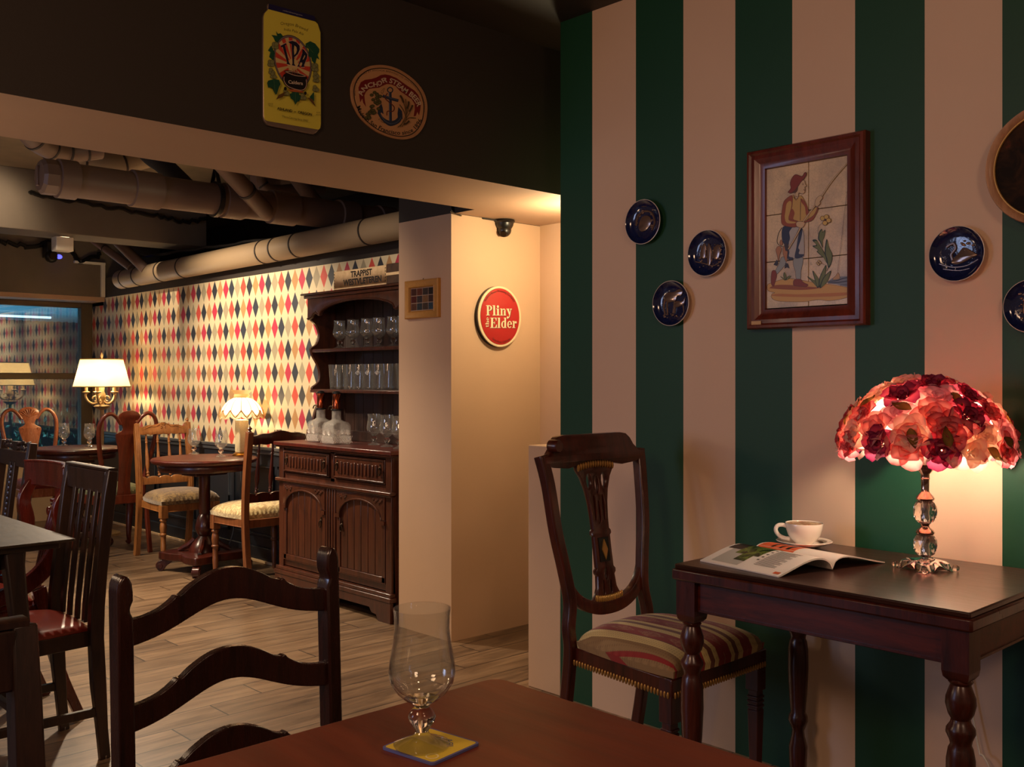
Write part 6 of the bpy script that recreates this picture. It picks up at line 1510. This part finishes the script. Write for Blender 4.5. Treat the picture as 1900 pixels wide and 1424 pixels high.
def rose(seed, closed):
    r_ = random.Random(seed); m = MB(); faces = []
    uvs = []
    for ring, (n, R0, L, tilt, Wd) in enumerate([(3, .002, .020, 86, .020), (3, .005, .026, 74, .028), (4, .008, .032, 56, .038), (5, .011, .040, 28 if not closed else 46, .046)]):
        for k in range(n):
            a = 2*pi*k/n+ring*.7+r_.uniform(-.15, .15); tl_ = rad(tilt+r_.uniform(-6, 6)); L_ = L*r_.uniform(.9, 1.1); cu = r_.uniform(.2, .75); tw_ = r_.uniform(-.2, .2)
            def pt(u, v):
                x = (u-.5)*Wd*sin(pi*min(.12+v*.80, 1))**.6*1.1
                ang = tl_-cu*v*v*.9+.08*sin(u*6+seed)*v*v; d = L_*v
                hx_ = R0+d*cos(ang)+.0; hz = d*sin(ang)+.006*v*v*0; cup = (abs(u-.5)*2)**2*.008*(1-.3*v)
                rad_ = hx_-cup*sin(ang)*1.0; z = hz+cup*cos(ang)*1.2
                c_, s2 = cos(a+tw_*v*.3), sin(a+tw_*v*.3); return Vector((rad_*c_-x*s2, rad_*s2+x*c_, z))
            nu, nv = 6, 6; V = [[m.v(pt(i/nu, j/nv)) for j in range(nv+1)] for i in range(nu+1)]
            for i in range(nu):
                for j in range(nv):
                    f = m.f([V[i][j], V[i+1][j], V[i+1][j+1], V[i][j+1]]); uvs.append([(i/nu, j/nv), ((i+1)/nu, j/nv), ((i+1)/nu, (j+1)/nv), (i/nu, (j+1)/nv)])
    ul = m.bm.loops.layers.uv.new('UVMap')
    for f, q in zip(m.bm.faces, uvs):
        for lp, c_ in zip(f.loops, q): lp[ul].uv = c_
        f.smooth = True
    me = bpy.data.meshes.new('rose'); m.bm.to_mesh(me); m.bm.free(); return me
RM = []
for ci in range(5):
    for v_ in range(3):
        me = rose(ci*7+v_, v_ == 2); me.materials.append(PET[ci]); RM.append(me)
CN = ['cream rose', 'pink rose', 'deep rose pink rose', 'dark crimson rose', 'blush rose']
lf = MB()
uvs = []
V = [[lf.v(((i-2)*.0075*sin(pi*(.04+(j/6)**.8*.93)), j*.0105, .004*sin(j)+abs(i-2)*.002)) for j in range(7)] for i in range(5)]
for i in range(4):
    for j in range(6): lf.f([V[i][j], V[i+1][j], V[i+1][j+1], V[i][j+1]]); uvs.append([(i/4, j/6), ((i+1)/4, j/6), ((i+1)/4, (j+1)/6), (i/4, (j+1)/6)])
ul = lf.bm.loops.layers.uv.new('UVMap')
for f, q in zip(lf.bm.faces, uvs):
    for lp, c_ in zip(f.loops, q): lp[ul].uv = c_
    f.smooth = True
LM = bpy.data.meshes.new('leaf'); lf.bm.to_mesh(LM); lf.bm.free(); LM.materials.append(LEAF)
rr_ = random.Random(21)
rows = [(.04, 15, 1.0), (.27, 14, 1.0), (.57, 12, .97), (.87, 9, .95), (1.17, 5, .93), (1.45, 2, .9)]
cnt = 0; lastc = -1
for ri, (el, n, k) in enumerate(rows):
    for i in range(n):
        a = 2*pi*(i+.5*(ri % 2))/n+rr_.uniform(-.08, .08); t_ = el+rr_.uniform(-.06, .06); r = (RR+.001)*cos(t_)*k
        z = ZR+.004+(DH-.035)*sin(t_)+(.012 if el < 0 else 0)
        nrm = Vector((cos(a)*cos(t_)*1.0, sin(a)*cos(t_), sin(t_)*1.0+.05)).normalized()
        ci = rr_.choices(range(5), [3.6, 3, 2.2, 1.7, 3.2])[0]
        if ci == lastc: ci = (ci+1+rr_.randrange(3)) % 5
        lastc = ci
        o = bpy.data.objects.new('rose', RM[ci*3+rr_.randrange(3)]); C.objects.link(o); o.parent = e; o['label'] = CN[ci]
        q = nrm.to_track_quat('Z', 'Y').to_matrix().to_4x4() @ Matrix.Rotation(rr_.uniform(0, 6), 4, 'Z')
        s = rr_.uniform(.95, 1.2)*1.0
        o.matrix_local = Matrix.Translation(Vector((r*cos(a), r*sin(a), z))-nrm*.004) @ q @ Matrix.Scale(s, 4)
        wl = XS-.004-LX  # keep clear of the wall
        if o.matrix_local.translation.x > wl-.045 and cos(a) > .6: o.matrix_local = Matrix.Translation(Vector((min(r*cos(a), wl-.036), r*sin(a), z))) @ q @ Matrix.Scale(s*.75, 4)
        cnt += 1
for i in range(26):
    a = rr_.uniform(0, 2*pi); t_ = rr_.choice([-.05, .08, .34, .62, .95]); r = (RR+.018)*cos(t_)
    if cos(a) > .7: continue
    nrm = Vector((cos(a)*cos(t_), sin(a)*cos(t_), sin(t_))).normalized()
    o = bpy.data.objects.new('leaf', LM); C.objects.link(o); o.parent = e; o['label'] = 'bronze green leaf'
    o.matrix_local = Matrix.Translation((r*cos(a), r*sin(a), ZR+(DH-.02)*sin(t_))) @ nrm.to_track_quat('Z', 'Y').to_matrix().to_4x4() @ Matrix.Rotation(rr_.uniform(0, 6), 4, 'Z') @ Matrix.Scale(.85, 4)
# hanging petals under the ring
for k in range(18):
    a = 2*pi*k/18+rr_.uniform(-.1, .1)
    if cos(a) > .75: continue
    L_ = rr_.uniform(.024, .040); Wd = rr_.uniform(.026, .040); R0 = RR+rr_.uniform(-.012, .014); ph_ = MB(); uvs = []
    V = [[ph_.v(((R0+.03*v*v)*cos(a)-(u-.5)*Wd*sin(pi*(.25+v*.6))*sin(a), (R0+.03*v*v)*sin(a)+(u-.5)*Wd*sin(pi*(.25+v*.6))*cos(a), ZR+.008-L_*v+.004*cos(u*7))) for v in [j/4 for j in range(5)]] for u in [i/4 for i in range(5)]]
    for i in range(4):
        for j in range(4): ph_.f([V[i][j], V[i+1][j], V[i+1][j+1], V[i][j+1]]); uvs.append([(i/4, j/4), ((i+1)/4, j/4), ((i+1)/4, (j+1)/4), (i/4, (j+1)/4)])
    ul = ph_.bm.loops.layers.uv.new('UVMap')
    for f, q in zip(ph_.bm.faces, uvs):
        for lp, c_ in zip(f.loops, q): lp[ul].uv = c_
    ph_.build('hanging_petal', PET[k % 5 if k % 5 != 3 else 0], e, fix=False)
# white flex behind the table
P = cr([onX(1815, 1385, 2.80), onX(1828, 1405, 2.80), (2.80, 1.13, .02), (2.78, 1.0, .008), (2.6, .8, .008)], 6); P = [(2.815, 1.17, .74)]+[Vector(p) for p in cr([(2.815, 1.17, .74), (2.812, 1.15, .5), onX(1815, 1385, 2.80), onX(1830, 1412, 2.79), (2.79, .98, .05), (2.75, .8, .006)], 6)][1:]; o0 = Vector(P[0])
c = MB().tube([Vector(p)-o0 for p in P], .003, 6).build('lamp_cord', M['whiteplastic']); c.location = o0; tag(c, 'white lamp cord hanging behind the side table', 'cord')

# ================================================================== CUP, SAUCER, MAGAZINE
cpos = onZ(1492, 1014, .752)
sz = .75
e = empty('saucer', (cpos.x, cpos.y, sz), 0, 'white saucer under the coffee cup beside the open magazine', 'saucer')
MB().lathe([(0, 0), (.036, 0), (.040, .002), (.060, .008), (.080, .017), (.0815, .019), (.079, .020), (.058, .0115), (.038, .006), (0, .006)], seg=56, cap=False).build('dish', M['ceramic'], e)
m = MB(); m.M = Matrix.Rotation(rad(-30), 4, 'Z')
m.prism(rrect(.052, .072, -.016, .016, .002, 2), lambda u, v, d: (u, v, d), .0145, .0165); m.build('printed_packet', plain('packet_print', (120, 104, 92), .5), e)
e2 = empty('coffee_cup', (cpos.x, cpos.y, sz+.0062), 0, 'white cappuccino cup filled with milky coffee', 'cup')
MB().lathe([(0, .0), (.027, 0), (.028, .003), (.026, .005), (.036, .014), (.047, .030), (.0525, .048), (.0545, .064), (.0538, .0655), (.0525, .064), (.0505, .048), (.045, .031), (.034, .017), (.02, .010), (0, .009)], seg=56, cap=False).build('bowl', M['ceramic'], e2)
m = MB(); m.M = Matrix.Rotation(rad(-225)-0.0, 4, 'Z') 
hp = cr([(.046, 0, .053), (.062, 0, .058), (.077, 0, .055), (.082, 0, .042), (.074, 0, .028), (.060, 0, .020), (.042, 0, .016)], 5)
m.M = Matrix.Rotation(rad(128), 4, 'Z'); m.tube(hp, .006, 10, flat=.85); m.build('handle', M['ceramic'], e2)
t = NT('crema'); n = t.noise(t.coord(), 40, 3, .5, 1.5); t.bsdf(t.ramp(n, [(.42, srgb(156, 104, 58)), (.58, srgb(222, 196, 158))]), .35)
MB().lathe([(.0530, .0628), (.02, .0632), (.0005, .0634)], seg=40, cap=False).build('coffee', t.m, e2, fix=False)
# magazine: left page block bulging over, spine, right pages
A_ = onZ(1287, 1040, sz); B_ = onZ(1444, 1073, sz); Cc = onZ(1545, 1060, sz); D_ = onZ(1642, 1046, sz)
# page axis (along the spine): A_ -> top left corner
print('mag', A_, B_, Cc, D_)
e = empty('magazine', (Cc.x, Cc.y, sz), 0, 'open glossy magazine with a green landscape photograph on the side table', 'magazine')
ax = (A_-B_); ax.z = 0; Lp = ax.length; ax.normalize()         # direction along the spine
uo = (B_-Cc); uo.z = 0; Wl = uo.length; uo.normalize(); ur = (D_-Cc); ur.z = 0; Wr = ur.length; ur.normalize()
Lp = .272
def prof_l(u): return (Wl*u, .004+.034*sin(pi*min(1, u**.62))**1.0*(1-.25*u)+.004*(1-u))
def prof_r(u): return (Wr*u, .004+.030*sin(pi*min(1, u**.55))**1.0*(1-.4*u)+.004*(1-u))
paper = plain('magazine_paper', (222, 214, 206), .35); edgep = plain('page_edge', (190, 186, 182), .6)
def leafblk(prof, d, th, n=20, lift=0.0):
    m = MB(); rings = []
    for i in range(n+1):
        u = i/n; s_, z = prof(u); tt = th*(1 if u < .98 else .8)
        z0 = max(.0008, z-tt); base_ = d*s_
        rings.append([base_+Vector((0, 0, z)), base_+ax*Lp+Vector((0, 0, z)), base_+ax*Lp+Vector((0, 0, z0)), base_+Vector((0, 0, z0))])
    m.loft(rings); return m
leafblk(prof_l, uo, .0045).build('left_pages', paper, e); leafblk(prof_r, ur, .003).build('right_pages', paper, e)
a = MB(); mats_ = []
def pg(prof, d, u0, u1, v0, v1, mat, off=.0004, n=14):
    if mat not in mats_: mats_.append(mat)
    a.mi = mats_.index(mat)
    for i in range(n):
        ua, ub = u0+(u1-u0)*i/n, u0+(u1-u0)*(i+1)/n; (s0, z0), (s1, z1) = prof(ua), prof(ub)
        a.flat([d*s0+ax*Lp*v0+Vector((0, 0, z0+off)), d*s1+ax*Lp*v0+Vector((0, 0, z1+off)), d*s1+ax*Lp*v1+Vector((0, 0, z1+off)), d*s0+ax*Lp*v1+Vector((0, 0, z0+off))])
t = NT('landscape_photo'); v = t.coord(); n = t.noise(v, 26, 4, .6, .6); n2 = t.noise(v, 140, 3, .6)
c1 = t.ramp(n, [(.36, srgb(22, 26, 16)), (.46, srgb(56, 72, 26)), (.56, srgb(112, 128, 50)), (.66, srgb(36, 36, 22))]); c1 = t.mix(t.math('MULTIPLY', n2, .5), c1, srgb(30, 36, 18)); t.bsdf(c1, .25); photo = t.m
skyp = plain('photo_sky', (176, 172, 164), .25); inkm = plain('print_ink', (96, 88, 84), .6); orange = plain('orange_print', (196, 88, 50), .5); darkp = plain('photo_dark', (34, 28, 22), .3)
pg(prof_l, uo, .08, .93, .56, .90, skyp); pg(prof_l, uo, .08, .62, .50, .80, photo, .0007); pg(prof_l, uo, .08, .5, .80, .97, darkp, .0006); pg(prof_l, uo, .62, .80, .56, .70, photo, .0008)
for k in range(17):
    u = .30+.032*k; pg(prof_l, uo, u, u+.012, .16+.05*(k % 3 == 2), .42, inkm, .0005, 1)
for k in range(6): pg(prof_l, uo, .22+.09*k, .225+.09*k+.03, .44, .47, inkm, .0005, 1)
pg(prof_l, uo, .90, .96, .03, .10, orange, .0006, 2)
pg(prof_r, ur, .05, .95, .52, .98, orange); pg(prof_r, ur, .10, .6, .60, .64, darkp, .0006); pg(prof_r, ur, .10, .7, .70, .73, darkp, .0006); pg(prof_r, ur, .10, .6, .80, .83, darkp, .0006)
a.build('printed_pages', mats_, e, smooth=0, fix=False)
